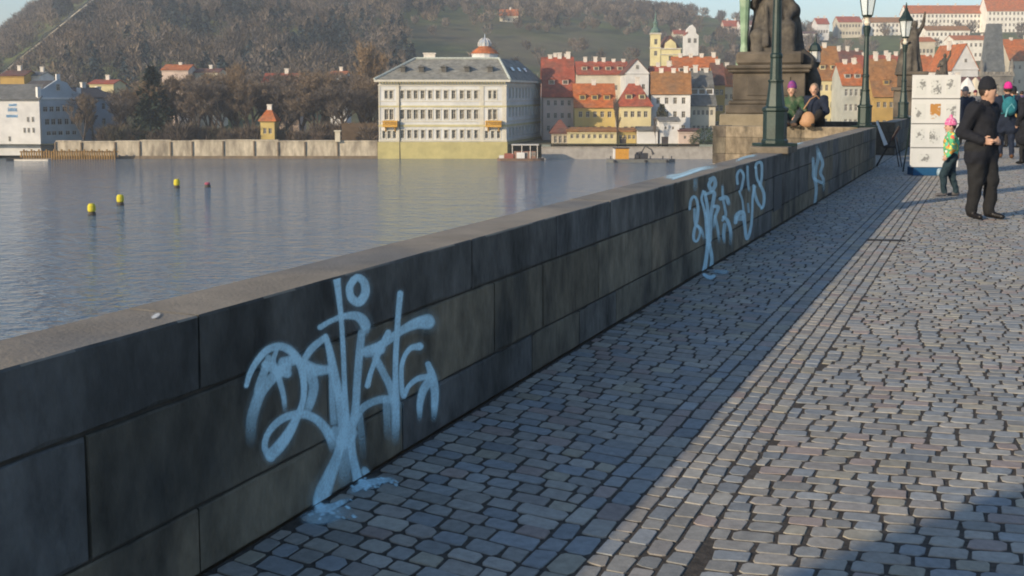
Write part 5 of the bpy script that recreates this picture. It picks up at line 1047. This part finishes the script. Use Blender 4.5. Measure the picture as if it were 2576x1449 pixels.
# small lantern post behind the sitting musicians
t = (2045 - 1288) / FPX; y = END_Y + 1.9; x = y * (t * math.cos(YAW) - math.sin(YAW)) / (math.cos(YAW) + t * math.sin(YAW)); zb = 0.0
root = thing('lantern_post', 'short dark lantern on a slim red-brown post beside the statue', 'lantern', (x, y, -.005)); pm = mat('post_redbrown', (.10, .035, .025), .6, .2)
q = MB(); q.lathe([(.06, 0), (.06, .05), (.025, .08), (.022, 2.05), (.05, 2.07), (.022, 2.1), (.02, 2.22)], 8); q.build('post', pm, root); zl = 2.22
q = MB(); q.lathe([(.03, zl), (.10, zl + .06), (.135, zl + .16)], 6); q.lathe([(.135, zl + .42), (.16, zl + .44), (.11, zl + .56), (.03, zl + .64), (.03, zl + .70), (.005, zl + .84)], 6); [q.tube([(.132 * math.cos(k * math.pi / 3), .132 * math.sin(k * math.pi / 3), zl + .15), (.132 * math.cos(k * math.pi / 3), .132 * math.sin(k * math.pi / 3), zl + .43)], .008, 4) for k in range(6)]; q.build('lantern_frame', iron, root)
q = MB(); q.lathe([(.128, zl + .165), (.128, zl + .415)], 6, cap=False); q.build('pane', LG, root)

# ---- figures
def bodymats(**c): return c
SKIN = mat('skin', (.45, .27, .19), .55, .08, 20); EYE = mat('eye_dark', (.02, .015, .012), .3, 0)
def cloth(name, c, v=.2, c2=None, c2s=8): return mat('cloth_' + name, c, .9, v, 14, .03, 9, c2=c2, c2scale=c2s) if c2 else mat('cloth_' + name, c, .9, v, 14, .03, 9)
def R3(v): return tuple(v)
def head_prims(c, f, r=.105, hat=True, hair=4):
    """skull, jaw, nose, ears, eyes and mouth; f is the way the face looks"""
    c = Vector(c); f = Vector(f).normalized(); l = Vector((0, 0, 1)).cross(f).normalized(); up = f.cross(l); e = lambda a, b, z: R3(c + f * a + l * b + up * z); P = []
    P.append(('e', R3(c + up * .01), (r * .98, r * .80, r * 1.12), 0, .02, None)); P.append((e(.03, 0, -.06), e(.055, 0, -.095), .058, .036, 0, .03)); P.append((e(r * .82, 0, .012), e(r * 1.08, 0, -.022), .012, .018, 0, .012))
    for s in (-1, 1):
        P.append((e(0, s * r * .8, .01), e(-.01, s * r * .84, -.03), .022, .016, 0, .01)); P.append(('e', e(r * .86, s * .034, .022), (.014, .016, .010), 5, .002, None)); P.append((e(r * .8, s * .05, .046), e(r * .9, s * .018, .048), .012, .012, 0, .01))
    P.append((e(r * .80, .022, -.062), e(r * .80, -.022, -.062), .011, .011, 6, .004))
    P.append(('e', R3(c - f * .022 + up * .035), (r * .98, r * .88, r * 1.0), hair, .015, None)); return P
def hand_prims(w, d, pl, k=1.0, curl=.5, mi=0):
    """palm and five unequal bent fingers; d points along the hand, pl across the palm towards the thumb"""
    w = Vector(w); d = Vector(d).normalized(); pl = Vector(pl); pl = (pl - d * pl.dot(d)).normalized(); nn = d.cross(pl); P = []
    for s in (-.028, 0, .028): P.append((R3(w + pl * s * k * .6), R3(w + d * .085 * k + pl * s * k), .022 * k, .019 * k, mi, .02))
    for i, (s, L_) in enumerate(((.034, .072), (.012, .082), (-.011, .076), (-.033, .060))):
        a = w + d * .088 * k + pl * s * k; b = a + (d * (1 - curl * .4) + nn * curl * .7).normalized() * L_ * .5 * k; c_ = b + (d * (1 - curl) + nn * curl * 1.3).normalized() * L_ * .5 * k; P.append((R3(a), R3(b), .011 * k, .010 * k, mi, .006)); P.append((R3(b), R3(c_), .010 * k, .0085 * k, mi, .004))
    a = w + d * .025 * k + pl * .036 * k; b = a + (d * .7 + pl * .7).normalized() * .042 * k; P.append((R3(a), R3(b), .014 * k, .012 * k, mi, .01)); P.append((R3(b), R3(b + (d * .95 + nn * .3).normalized() * .034 * k), .012 * k, .010 * k, mi, .005)); return P
def person(label, loc, rz, J, mats_, vox=.016, scale=1.0, kind='person', group=None, face=(1, 0, 0), coat=None, boots=False, bulk=1.0, hat=None, extra=None, legw=1.0, hands=True, head_r=.105):
    """J: joints in metres (x forward, y left, z up); the whole body is one skin, colours by garment"""
    v = lambda k: Vector(J[k]); P = []
    pel, ch, nk, hd = v('pelvis'), v('chest'), v('neck'), v('head'); b = bulk
    P.append((R3(pel), R3((pel + ch) / 2), .135 * b, .128 * b, 1, .06)); P.append((R3((pel + ch) / 2), R3(ch), .130 * b, .135 * b, 1, .06))
    P.append((R3(ch), R3(nk - Vector((0, 0, .06))), .13 * b, .07, 1, .06)); P.append((R3(nk - Vector((0, 0, .08))), R3(nk + (hd - nk) * .35), .062, .052, 0, .03)); P.append((R3(nk - Vector((.01, 0, .03))), R3(nk + Vector((.01, 0, .012))), .078, .074, 1, .02))
    for s, S in ((1, 'L'), (-1, 'R')):
        sh, el, ha, hp, kn, an, to = (v(k + S) for k in ('sh', 'el', 'ha', 'hip', 'kn', 'an', 'toe'))
        P.append((R3(ch + (sh - ch) * .2 + Vector((0, 0, .04))), R3(sh), .10 * b, .085 * b, 1, .06)); P.append((R3(sh), R3(el), .078 * b, .060 * b, 1, .05)); P.append((R3(el), R3(el + (ha - el) * .93), .060 * b, .047 * b, 1, .03))
        d = (ha - el).normalized(); pl = Vector(J.get('thumb' + S, (0, 0, 1)))
        P += hand_prims(ha, J.get('hd' + S, d), pl, 1.0, J.get('curl', .5), J.get('hm', 0)) if hands else [(R3(ha), R3(ha + d * .09), .04, .03, 0, .02)]
        P.append((R3(hp), R3(kn), .098 * b * legw, .072 * legw, 2, .05)); P.append((R3(kn), R3(an + Vector((0, 0, .02))), .074 * legw, .056 * legw, 2, .04)); P.append((R3(pel), R3(hp), .12 * b, .10 * b, 2 if not coat else 1, .05))
        P.append((R3(an + Vector((0, 0, -.01))), R3(an - (to - an) * .18 + Vector((0, 0, -.035))), .050, .045, 3, .02)); P.append((R3(an + Vector((0, 0, -.03))), R3(to), .046, .036, 3, .02))
        if coat: P.append((R3(pel + Vector((0, 0, .05))), R3(hp.lerp(kn, coat)), .14 * b, .130 * b, 1, .025))
    P += head_prims(hd, face, head_r)
    if extra: P += extra
    root = thing(kind, label, 'person', loc, rz, group); root.scale = (scale,) * 3
    link('body', sdf_mesh('body', P, vox, [SKIN, mats_[0], mats_[1], mats_[2], mats_[3], EYE, mat('lips', (.33, .14, .11), .5, 0)] + list(mats_[4:]), wrinkle=.0075), root)
    if hat:
        f = Vector(face).normalized(); q = MB(); r = head_r * 1.06; pr = [(r * 1.0, .012), (r * 1.05, .02), (r * 1.06, .055), (r * 1.0, .06), (r * .97, .085), (r * .80, .125), (r * .5, .152), (r * .12, .165)]
        q.lathe(pr, 20, cap=True); o_ = q.build('hat', hat[0], root, smooth=True); o_.location = hd - f * .016 + Vector((0, 0, .028)); o_.scale = (1.0, .86, hat[1])
        if len(hat) > 2: q = MB(); q.lathe([(.008, -.035), (.030, -.025), (.04, 0), (.030, .025), (.008, .036)], 10); o2 = q.build('pompom', hat[2], o_, smooth=True); o2.location = (0, 0, .18)
    return root
def stand(lean=0.0, twist=0.0, step=.08):
    return dict(pelvis=(0, 0, .97), chest=(.02, 0, 1.31), neck=(.03, 0, 1.50), head=(.06, 0, 1.655), shL=(.01, .195, 1.43), shR=(.01, -.195, 1.43), elL=(-.04, .26, 1.14), elR=(-.04, -.26, 1.14), haL=(.06, .27, .90), haR=(.06, -.27, .90),
        hipL=(0, .095, .92), hipR=(0, -.095, .92), knL=(.03 + step, .10, .50), knR=(.02 - step * .3, -.10, .50), anL=(step, .105, .09), anR=(-step, -.105, .09), toeL=(step + .17, .125, .036), toeR=(-step + .17, -.125, .036), curl=.4)
BLK = cloth('black', (.012, .013, .018)); BLK2 = cloth('charcoal', (.016, .016, .017)); NAVY = cloth('navy', (.012, .018, .035)); SHOE = mat('shoe_leather', (.012, .011, .011), .4, .2); HAIR = mat('hair_dark', (.03, .02, .015), .6, .2)
def ground_at(u, v): p = at_z(u, v, 0); return (p.x, p.y, .002)
# man in black, in profile, hands together before him
J = stand(step=.07); J.update(elR=(-.10, -.285, 1.14), haR=(.14, -.20, 1.035), hdR=(.8, .55, -.1), thumbR=(0, 0, 1), elL=(-.03, .27, 1.13), haL=(.18, .10, 1.02), hdL=(.5, -.8, 0), thumbL=(0, 0, 1), head=(.075, 0, 1.655), curl=.7, anR=(-.03, -.12, .09), toeR=(.13, -.17, .036), anL=(.09, .10, .09), toeL=(.27, .11, .036), knR=(.02, -.11, .50))
person('man in black beanie, black jacket and black trousers standing with hands together', ground_at(2461, 549), YAW + math.radians(-55), J, [BLK, BLK2, SHOE, HAIR], .0125, .978, coat=.22, bulk=1.24, hat=(BLK, 1.18), legw=1.28, face=(1, .45, -.10))
# child
J = stand(step=.14); J.update(haL=(.10, .34, .98), elL=(-.02, .33, 1.16), haR=(-.02, -.36, .90), elR=(-.06, -.31, 1.14), head=(.05, 0, 1.64))
MULTI = cloth('patchwork', (.10, .36, .17), .2, (.62, .32, .07), 7.5)
nt = MULTI.node_tree; N = nt.nodes; L = nt.links; vo = N.new('ShaderNodeTexVoronoi'); vo.inputs['Scale'].default_value = 13; tc = N.new('ShaderNodeTexCoord'); L.new(tc.outputs['Object'], vo.inputs['Vector']); cr = N.new('ShaderNodeValToRGB'); cr.color_ramp.interpolation = 'CONSTANT'
for k, (ps, c_) in enumerate(((0, (.10, .40, .18)), (.30, (.62, .30, .06)), (.44, (.12, .45, .30)), (.62, (.66, .58, .12)), (.74, (.60, .12, .10)), (.82, (.10, .30, .14)), (.92, (.55, .60, .58)))):
    e_ = cr.color_ramp.elements[k] if k < 2 else cr.color_ramp.elements.new(ps); e_.position = ps; e_.color = (*c_, 1)
sp = N.new('ShaderNodeSeparateColor'); L.new(vo.outputs['Color'], sp.inputs[0]); L.new(sp.outputs[0], cr.inputs[0]); L.new(cr.outputs[0], N['Principled BSDF'].inputs['Base Color'])
PINK = cloth('pink', (.62, .10, .26), .3, (.70, .40, .50), 30); JEAN = cloth('dark_teal', (.018, .035, .045)); BOOT = cloth('grey_boot', (.10, .095, .10))
person('child in pink bobble hat and bright patchwork jacket walking past the white board', ground_at(2390, 494), YAW + math.radians(160), J, [MULTI, JEAN, BOOT, HAIR], .014, .665, bulk=1.22, hat=(PINK, 1.25, PINK), head_r=.125, legw=1.15, kind='child', face=(1, .3, 0))
# pink-hat walker with teal rucksack, seen from behind
J = stand(step=.16); J.update(haL=(.05, .30, .92), haR=(.12, -.30, .93)); loc = ground_at(2530, 399); rz = YAW + math.radians(75)
person('person in magenta hat and navy coat walking away along the bridge', loc, rz, J, [NAVY, NAVY, cloth('brown_boot', (.10, .05, .025)), HAIR], .02, 1.03, coat=.45, bulk=1.2, hat=(cloth('magenta', (.55, .03, .22)), 1.15))
TEAL = cloth('teal', (.02, .14, .17)); root = thing('rucksack', 'teal rucksack on the back of the person in the magenta hat', 'rucksack', loc, rz); root.scale = (1.03,) * 3
link('bag', sdf_mesh('bag', [('e', (-.26, 0, 1.27), (.12, .17, .24), 0, .02, None), ('e', (-.32, 0, 1.18), (.08, .13, .11), 0, .03, None)], .02, [TEAL]), root); q = MB()
for s in (-1, 1): q.tube([(-.16, s * .11, 1.40), (-.05, s * .12, 1.53), (.10, s * .12, 1.47), (.13, s * .13, 1.30), (-.02, s * .17, 1.10), (-.18, s * .12, 1.10)], .02, 6)
q.build('strap', TEAL, root)
q = MB(); q.tube([(-.38, .10, 1.02), (-.392, .06, 1.22), (-.37, -.03, 1.33), (-.36, -.09, 1.22)], .022, 6); q.build('handle_loop', cloth('pale_teal', (.12, .32, .36)), root)
# others further along
def walker(label, u, v, turn, mats_, hat=None, step=.14, coat=.3, sc=1.0, bulk=1.15):
    J = stand(step=step); J.update(haL=(.10, .27, .92), haR=(-.02, -.29, .91)); return person(label, ground_at(u, v), YAW + math.radians(turn), J, mats_, .026, sc, coat=coat, bulk=bulk, hat=hat, hands=True)
TAN = cloth('tan', (.36, .22, .09)); GRYC = cloth('grey', (.14, .14, .15)); OLV = cloth('olive', (.09, .085, .05)); BROWN = cloth('brown', (.08, .05, .035)); WINE = cloth('wine', (.10, .02, .035))
walker('person in dark coat and tan hood behind the magenta hat', 2546, 372, 100, [TAN, BLK2, SHOE, HAIR], (BLK, 1.1), bulk=1.2)
walker('person in dark navy jacket between the board and the man in black', 2424, 368, 250, [NAVY, BLK2, SHOE, HAIR], (GRYC, 1.1))
walker('person in olive jacket standing behind the right edge of the board', 2416, 345, 220, [OLV, BLK2, SHOE, HAIR], None)
walker('person in long black coat walking behind the man in black', 2590, 415, 95, [BLK, BLK2, SHOE, HAIR], None, coat=.75, bulk=1.3)
walker('distant walker in purple jacket near the far parapet', 2568, 320, 80, [cloth('purple', (.08, .05, .14)), BLK2, SHOE, HAIR], None)
walker('distant walker in grey coat before the bridge tower', 2450, 318, 265, [GRYC, BLK2, SHOE, HAIR], (WINE, 1.0)); walker('distant walker in brown coat before the bridge tower', 2436, 306, 85, [BROWN, BLK2, SHOE, HAIR], None); walker('distant walker in wine-red jacket before the bridge tower', 2534, 305, 270, [WINE, BLK2, SHOE, HAIR], None)
walker('distant walker in tan coat before the bridge tower', 2480, 298, 90, [TAN, BLK2, SHOE, HAIR], None); walker('distant walker in black jacket and white hat', 2556, 298, 85, [BLK, BLK2, SHOE, HAIR], (W_WH, 1.0))
# two people sitting on the bay parapet
def sitting(hx, knee_out, arm):
    J = dict(pelvis=(-.02, 0, .13), chest=(.03, 0, .46), neck=(.06, 0, .65), head=(.10, 0, .80), shL=(.03, .19, .58), shR=(.03, -.19, .58), elL=(.10, .29, .33), elR=(.10, -.29, .33), haL=(.26, .16, .22), haR=(.26, -.16, .22),
        hipL=(.0, .10, .11), hipR=(.0, -.10, .11), knL=(.34, .20 + knee_out, .30), knR=(.34, -.20 - knee_out, .30), anL=(.30, .06, .07), anR=(.30, -.06, .07), toeL=(.44, .12, .05), toeR=(.44, -.12, .05), curl=.5); return J
def on_bay(u):
    t = (u - 1288) / FPX; y = END_Y + .17; return (y * (t * math.cos(YAW) - math.sin(YAW)) / (math.cos(YAW) + t * math.sin(YAW)), y, WTOP + .004)
GRN = cloth('green_jacket', (.035, .075, .04), .3, (.10, .11, .07), 9)
l1, l2 = on_bay(1990), on_bay(2050)
person('person in purple hat and green jacket sitting on the bay parapet', (l1[0], l1[1] + .0, l1[2]), -math.pi / 2 + .1, sitting(0, 0, 0), [GRN, cloth('slate_trousers', (.03, .035, .042)), BROWN, HAIR], .016, 1.02, hat=(cloth('purple_wool', (.15, .05, .20), .3, (.28, .03, .14), 12), 1.15), face=(1, -.2, -.15))
person('bareheaded person in dark jacket sitting on the bay parapet with a tan bag', (l2[0], l2[1], l2[2]), -math.pi / 2 - .25, sitting(0, .03, 0), [NAVY, BLK2, SHOE, mat('hair_grey', (.22, .16, .11), .7, .2)], .016, 1.04, bulk=1.1, face=(1, .25, -.2))
root = thing('shoulder_bag', 'tan leather shoulder bag on the lap of the person in the dark jacket', 'bag', (l2[0] - .10, l2[1] - .42, WTOP + .0)); lt = mat('tan_leather', (.34, .19, .10), .6, .2, 8)
link('bag', sdf_mesh('bag', [('e', (0, 0, .18), (.15, .07, .17), 0, .02, None), ('e', (-.03, 0, .10), (.16, .08, .10), 0, .04, None)], .016, [lt]), root); q = MB(); q.tube([(-.10, 0, .40), (.02, .12, .62), (.14, .22, .70), (.22, .3, .60)], .016, 6); q.build('strap', lt, root)

# ---- statues
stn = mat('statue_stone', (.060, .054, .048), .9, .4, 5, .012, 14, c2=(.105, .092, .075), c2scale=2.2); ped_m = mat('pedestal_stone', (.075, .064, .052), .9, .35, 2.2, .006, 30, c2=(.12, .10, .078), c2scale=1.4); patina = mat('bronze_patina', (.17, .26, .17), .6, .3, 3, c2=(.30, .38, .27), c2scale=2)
def block(q, x0, x1, y0, y1, z0, z1, b=.02): q.bevbox(x0, x1, y0, y1, z0, z1, b)
sx, sy = -5.02, END_Y + 1.75
root = thing('statue', 'large dark seated stone statue on a moulded pedestal above the pier', 'statue', (sx, sy, 0), math.radians(8))
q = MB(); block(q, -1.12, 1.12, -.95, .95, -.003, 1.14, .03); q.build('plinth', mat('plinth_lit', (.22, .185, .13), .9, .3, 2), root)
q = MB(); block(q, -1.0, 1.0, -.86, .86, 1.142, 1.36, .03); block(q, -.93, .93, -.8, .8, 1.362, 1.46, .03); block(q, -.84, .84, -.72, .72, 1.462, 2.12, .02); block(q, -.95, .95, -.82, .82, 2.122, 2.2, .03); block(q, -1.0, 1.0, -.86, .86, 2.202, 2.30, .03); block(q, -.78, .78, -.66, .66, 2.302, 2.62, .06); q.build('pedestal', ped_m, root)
q = MB(); block(q, -.5, .5, -.745, -.722, 1.58, 2.02, .008); q.build('relief_panel', ped_m, root)
P = []   # robed figure leaning over, one skin
z0 = 2.60
P += [((0, 0, z0), (0, -.02, z0 + .55), .52, .42, 0, .12), ((0, 0, z0 + .55), (.02, -.02, z0 + 1.1), .38, .30, 0, .12), ((.02, -.02, z0 + 1.1), (.05, -.05, z0 + 1.55), .30, .25, 0, .1), (('e'), (.08, -.10, z0 + 1.86), (.14, .16, .19), 0, .06, None),
      ((-.02, -.25, z0 + .45), (-.30, -.42, z0 + .40), .20, .17, 0, .08), ((-.30, -.42, z0 + .40), (-.28, -.48, z0 - .02), .16, .15, 0, .06), ((.15, -.25, z0 + .5), (.42, -.38, z0 + .58), .21, .19, 0, .08), ((.42, -.38, z0 + .58), (.44, -.42, z0 + .02), .18, .17, 0, .06),
      ((.28, -.05, z0 + 1.45), (.52, -.10, z0 + 1.05), .13, .11, 0, .05), ((.52, -.10, z0 + 1.05), (.40, -.35, z0 + .80), .10, .08, 0, .04), ((-.22, -.05, z0 + 1.45), (-.42, -.15, z0 + 1.15), .13, .11, 0, .05), ((-.42, -.15, z0 + 1.15), (-.30, -.40, z0 + 1.45), .09, .07, 0, .04),
      ((.55, .1, z0 + .0), (.50, .1, z0 + .75), .26, .20, 0, .08), (('e'), (.52, .0, z0 + 1.0), (.17, .18, .20), 0, .06, None), ((.62, -.1, z0 - .02), (.86, -.15, z0 - .25), .20, .22, 0, .1), ((.8, -.05, z0 - .2), (.98, -.08, z0 - .7), .20, .22, 0, .1), ((.95, -.05, z0 - .6), (1.02, -.1, z0 - 1.3), .2, .2, 0, .1)]
rr = random.Random(4)
for k in range(26):      # folds of the robe
    a = rr.uniform(0, 6.28); r0, r1 = rr.uniform(.26, .36), rr.uniform(.45, .56); P.append(((r0 * math.cos(a), r0 * math.sin(a), z0 + rr.uniform(.7, 1.3)), (r1 * math.cos(a + .2), r1 * math.sin(a + .2), z0 + rr.uniform(0, .2)), .05, .07, 0, .05))
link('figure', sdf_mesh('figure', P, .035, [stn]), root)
root = thing('cross_post', 'pale green bronze post rising left of the dark statue', 'post', (sx - .56, sy - .40, 2.30)); q = MB(); q.lathe([(.10, 0), (.10, .4), (.085, .5), (.135, 1.6), (.15, 2.6), (.15, 3.4)], 10); q.build('shaft', patina, root); q = MB(); q.lathe([(.2, -.0), (.2, .12), (.12, .2)], 10); q.build('foot', patina, root); q = MB(); q.tube([(-.5, 0, 3.0), (.5, 0, 3.0)], .1, 8); q.build('crossbar', patina, root)
def far_statue(label, x, y, s, seed, tall=1.0):
    root = thing('statue', label, 'statue', (x, y, 0), .1); root.scale = (s, s, s); q = MB(); block(q, -.62, .62, -.55, .55, -.003, 1.5, .03); block(q, -.72, .72, -.64, .64, 1.502, 1.64, .03); block(q, -.5, .5, -.45, .45, 1.642, 2.1, .03); block(q, -.6, .6, -.54, .54, 2.102, 2.24, .03); q.build('pedestal', ped_m, root)
    r = random.Random(seed); z = 2.22; P = [((0, 0, z), (.02, 0, z + 1.0), .34, .22, 0, .08), ((.02, 0, z + .95), (.05, 0, z + 1.5), .22, .19, 0, .08), ('e', (.07, -.02, z + 1.82), (.12, .13, .16), 0, .05, None), ((.2, 0, z + 1.48), (.36, -.1, z + 1.8), .09, .07, 0, .04), ((.36, -.1, z + 1.8), (.42, -.1, z + 2.15 * tall), .07, .05, 0, .03), ((-.18, 0, z + 1.45), (-.34, -.12, z + 1.1), .09, .08, 0, .04), ((-.34, -.12, z + 1.1), (-.15, -.3, z + 1.15), .07, .06, 0, .04), ((-.4, .1, z), (-.36, .1, z + .6), .2, .14, 0, .06), ('e', (-.36, .08, z + .8), (.1, .1, .13), 0, .05, None)]
    for k in range(14): a = r.uniform(0, 6.28); P.append(((.2 * math.cos(a), .2 * math.sin(a), z + r.uniform(.6, 1.1)), (.36 * math.cos(a), .36 * math.sin(a), z + .05), .04, .06, 0, .04))
    link('figure', sdf_mesh('figure', P, .04, [stn]), root); return root
far_statue('dark standing statue with raised arm behind the third lamp post', -3.5, 54.0, 1.18, 2, 1.05); far_statue('small dark statue farther along the left parapet', -3.5, 88, 1.1, 3); far_statue('dark statue on the opposite parapet near the bridge tower', 8.0, 190, 1.35, 5); far_statue('dark statue on the opposite parapet farther off', 8.0, 236, 1.35, 6)
# pedestal group behind the viewer, whose shade falls over the near setts
root = far_statue('weathered statue on a broad stepped base at the near end of the graffiti parapet', -3.6, -3.85, 1.0, 9)
q = MB(); block(q, -.9, .9, -.6, 2.42, -1.5, 1.55, .03); block(q, -.85, .85, -.62, 1.5, 1.552, 2.05, .03); q.build('stepped_base', ped_m, root)

# ---- display board with drawings
Zb = at_z(2348, 441, 0).dot(CF); pb = at_z(2348, 441, 0); root = thing('display_board', 'tall white display board with four rows of small drawings', 'display board', (pb.x, pb.y, .002), YAW + math.radians(-4)); s = Zb / FPX; Wb, Hb = 118 * s, 232 * s; z0 = 20 * s
bw = mat('board_white', (.58, .575, .55), .6, .04, 3); bl_ = mat('board_edge', (.30, .30, .30), .6, .1); blu = mat('base_blue', (.012, .075, .17), .6, .15)
q = MB(); q.box(-Wb / 2 + .04, Wb / 2 - .16, -.10, .30, 0, z0 - .002); q.build('base_box', blu, root)
q = MB()
for x, w in ((.07, .10), (.22, .14)): q.lathe([(w / 2, 0.01), (w / 2 + .01, .06), (w / 2, .13), (.02, .15)], 10, x, -.16)
q.build('base_weight', mat('weight_pale', (.25, .34, .40), .5, .3, 12), root)
q = MB(); q.box(-Wb / 2 + .01, Wb / 2 - .01, .003, .05, z0, z0 + Hb - .005); q.build('backing', bl_, root)
for x in (-Wb / 2 + .08, Wb / 2 - .08): q = MB(); q.tube([(x, .06, z0 + Hb * .8), (x, .75, .02)], .014, 6); q.build('stay', iron, root)
def scribble(name, c, seed, thr):
    m = bpy.data.materials.new(name); m.use_nodes = True; N = m.node_tree.nodes; L = m.node_tree.links; tc = N.new('ShaderNodeTexCoord'); n = N.new('ShaderNodeTexNoise'); n.noise_dimensions = '4D'; n.inputs['W'].default_value = seed * 3.7; n.inputs['Scale'].default_value = 18 + 5 * math.sin(seed); n.inputs['Detail'].default_value = 5; L.new(tc.outputs['Object'], n.inputs['Vector'])
    g = N.new('ShaderNodeVectorMath'); g.operation = 'LENGTH'; mp = N.new('ShaderNodeMapping'); mp.inputs['Scale'].default_value = (7 + 3 * math.sin(seed * 2.1), 0, 6 + 2 * math.cos(seed * 1.7)); mp.inputs['Location'].default_value = (.35 * math.sin(seed * 5), 0, .3 * math.cos(seed * 3.3)); L.new(tc.outputs['Object'], mp.inputs['Vector']); L.new(mp.outputs[0], g.inputs[0])
    su = N.new('ShaderNodeMath'); su.operation = 'MULTIPLY_ADD'; L.new(g.outputs['Value'], su.inputs[0]); su.inputs[1].default_value = -.28; L.new(n.outputs[0], su.inputs[2])
    mr = N.new('ShaderNodeMapRange'); mr.inputs[1].default_value = thr; mr.inputs[2].default_value = thr + .07; L.new(su.outputs[0], mr.inputs[0]); mx = N.new('ShaderNodeMix'); mx.data_type = 'RGBA'; L.new(mr.outputs[0], mx.inputs[0]); mx.inputs[6].default_value = (.55, .55, .52, 1); mx.inputs[7].default_value = (*c, 1); L.new(mx.outputs[2], N['Principled BSDF'].inputs['Base Color']); N['Principled BSDF'].inputs['Roughness'].default_value = .7; return m
rows = [(1.0, .745), (.737, .475), (.467, .215), (.207, 0.0)]; k = 0
for r_, (t1, t0) in enumerate(rows):
    q = MB(); q.bevbox(-Wb / 2, Wb / 2, -.025, 0, z0 + Hb * t0 + .004, z0 + Hb * t1 - .004, .004); pn = q.build('panel', bw, root)
    for c_ in range(3):
        if r_ == 3 and c_ > 0: continue
        w, h = (.20, .30) if r_ < 3 else (.26, .16); x = (-.31 + .30 * c_) * Wb / .94 if r_ < 3 else -.18; zc_ = z0 + Hb * (t0 + t1) / 2; q = MB(); q.box(-w / 2, w / 2, -.003, .001, -h / 2, h / 2); k += 1
        cc = (.22, .22, .21) if (r_, c_) != (1, 1) else (.42, .20, .05); o_ = q.build('drawing', scribble('drawing_ink_%d' % k, cc, k, .36 if (r_, c_) != (1, 1) else .28), pn); o_.location = (x, -.0265, zc_)
# easel with a leaning white picture
pe = at_z(2232, 418, 0); root = thing('easel', 'dark folding easel with a white picture leaning on the parapet end', 'easel', (pe.x, pe.y, .002), YAW); dkw = mat('easel_wood', (.03, .022, .02), .6, .2)
s = pe.dot(CF) / FPX
q = MB(); q.tube([(-27 * s, 0, 0), (28 * s, .05, 100 * s)], .02, 6); q.build('leg', dkw, root)
for x in (20 * s, 27 * s): q = MB(); q.tube([(x, -.25, 0), (x - 4 * s, .03, 72 * s)], .012, 6); q.build('leg', dkw, root)
q = MB(); q.box(-12 * s, 18 * s, -.06, .0, 46 * s, 51 * s); q.build('ledge', dkw, root)
q = MB(); q.add([(-36 * s, -.10, 112 * s), (-26 * s, .02, 112 * s), (0 * s, .02, 56 * s), (-14 * s, -.10, 53 * s), (-36 * s, -.12, 111 * s), (-26 * s, .0, 111 * s), (0, .0, 55 * s), (-14 * s, -.12, 52 * s)], [(0, 1, 2, 3), (7, 6, 5, 4), (0, 4, 5, 1), (1, 5, 6, 2), (2, 6, 7, 3), (3, 7, 4, 0)]); q.build('picture', bw, root)
q = MB(); q.add([(5 * s, -.05, 66 * s), (12 * s, .03, 64 * s), (34 * s, .06, 96 * s), (30 * s, -.03, 100 * s), (5 * s, -.03, 65 * s), (12 * s, .05, 63 * s), (34 * s, .08, 95 * s), (30 * s, -.01, 99 * s)], [(0, 1, 2, 3), (7, 6, 5, 4), (0, 4, 5, 1), (1, 5, 6, 2), (2, 6, 7, 3), (3, 7, 4, 0)]); q.build('folder', mat('folder_red', (.10, .04, .04), .6, .2), root)
# market umbrellas further along
for (u, v, c_, lb) in ((2432, 262, W_WH, 'white market umbrella above the crowd beyond the man in black'), (2452, 258, W_CR, 'cream market umbrella beside the white one')):
    d = 62; p = at_d(u, v, d); root = thing('market_umbrella', lb, 'umbrella', (p.x, p.y, 0)); q = MB(); q.lathe([(.03, 0), (.03, 2.6)], 8); q.build('pole', iron, root); q = MB(); q.lathe([(.62, 1.75), (.60, 1.86), (.3, 2.25), (.03, 2.55)], 8, cap=False); q.build('canopy', c_, root)
# iron drain slot in the setts
a, b = at_z(2182, 604, 0), at_z(2276, 606, 0); root = thing('drain_grate', 'narrow dark iron drain grate set into the setts', 'drain', ((a.x + b.x) / 2, (a.y + b.y) / 2, .001), math.atan2(b.y - a.y, b.x - a.x)); w = (b - a).length / 2
q = MB(); q.box(-w, w, -.05, -.038, -.01, .007); q.box(-w, w, .038, .05, -.01, .007); q.box(-w, -w + .012, -.037, .037, -.01, .007); q.box(w - .012, w, -.037, .037, -.01, .007); q.box(-w + .012, w - .012, -.037, .037, -.014, .003); q.build('frame', mat('cast_iron', (.02, .017, .015), .6, .3, 20), root)
for k in range(12): x = -w + .03 + (2 * w - .06) * k / 11; q = MB(); q.box(x - .008, x + .008, -.036, .036, .0032, .007); q.build('bar', mat('cast_iron', (0, 0, 0)), root)

# ================================================================== AIR
hz = bpy.data.materials.new('haze_air'); hz.use_nodes = True; N = hz.node_tree.nodes; L = hz.node_tree.links; N.clear(); ho = N.new('ShaderNodeOutputMaterial'); pv = N.new('ShaderNodeVolumePrincipled')
pv.inputs['Color'].default_value = (.86, .92, 1.0, 1); pv.inputs['Density'].default_value = 0.00030; pv.inputs['Anisotropy'].default_value = 0.0; L.new(pv.outputs[0], ho.inputs['Volume'])
mb = MB(); mb.box(-3600, 3600, -200, 4200, -60, 190); tag(mb.build('haze', hz), 'thin pale haze over the river and hills', 'haze', kind='stuff')
scene.cycles.volume_bounces = 0; scene.cycles.volume_step_rate = 4
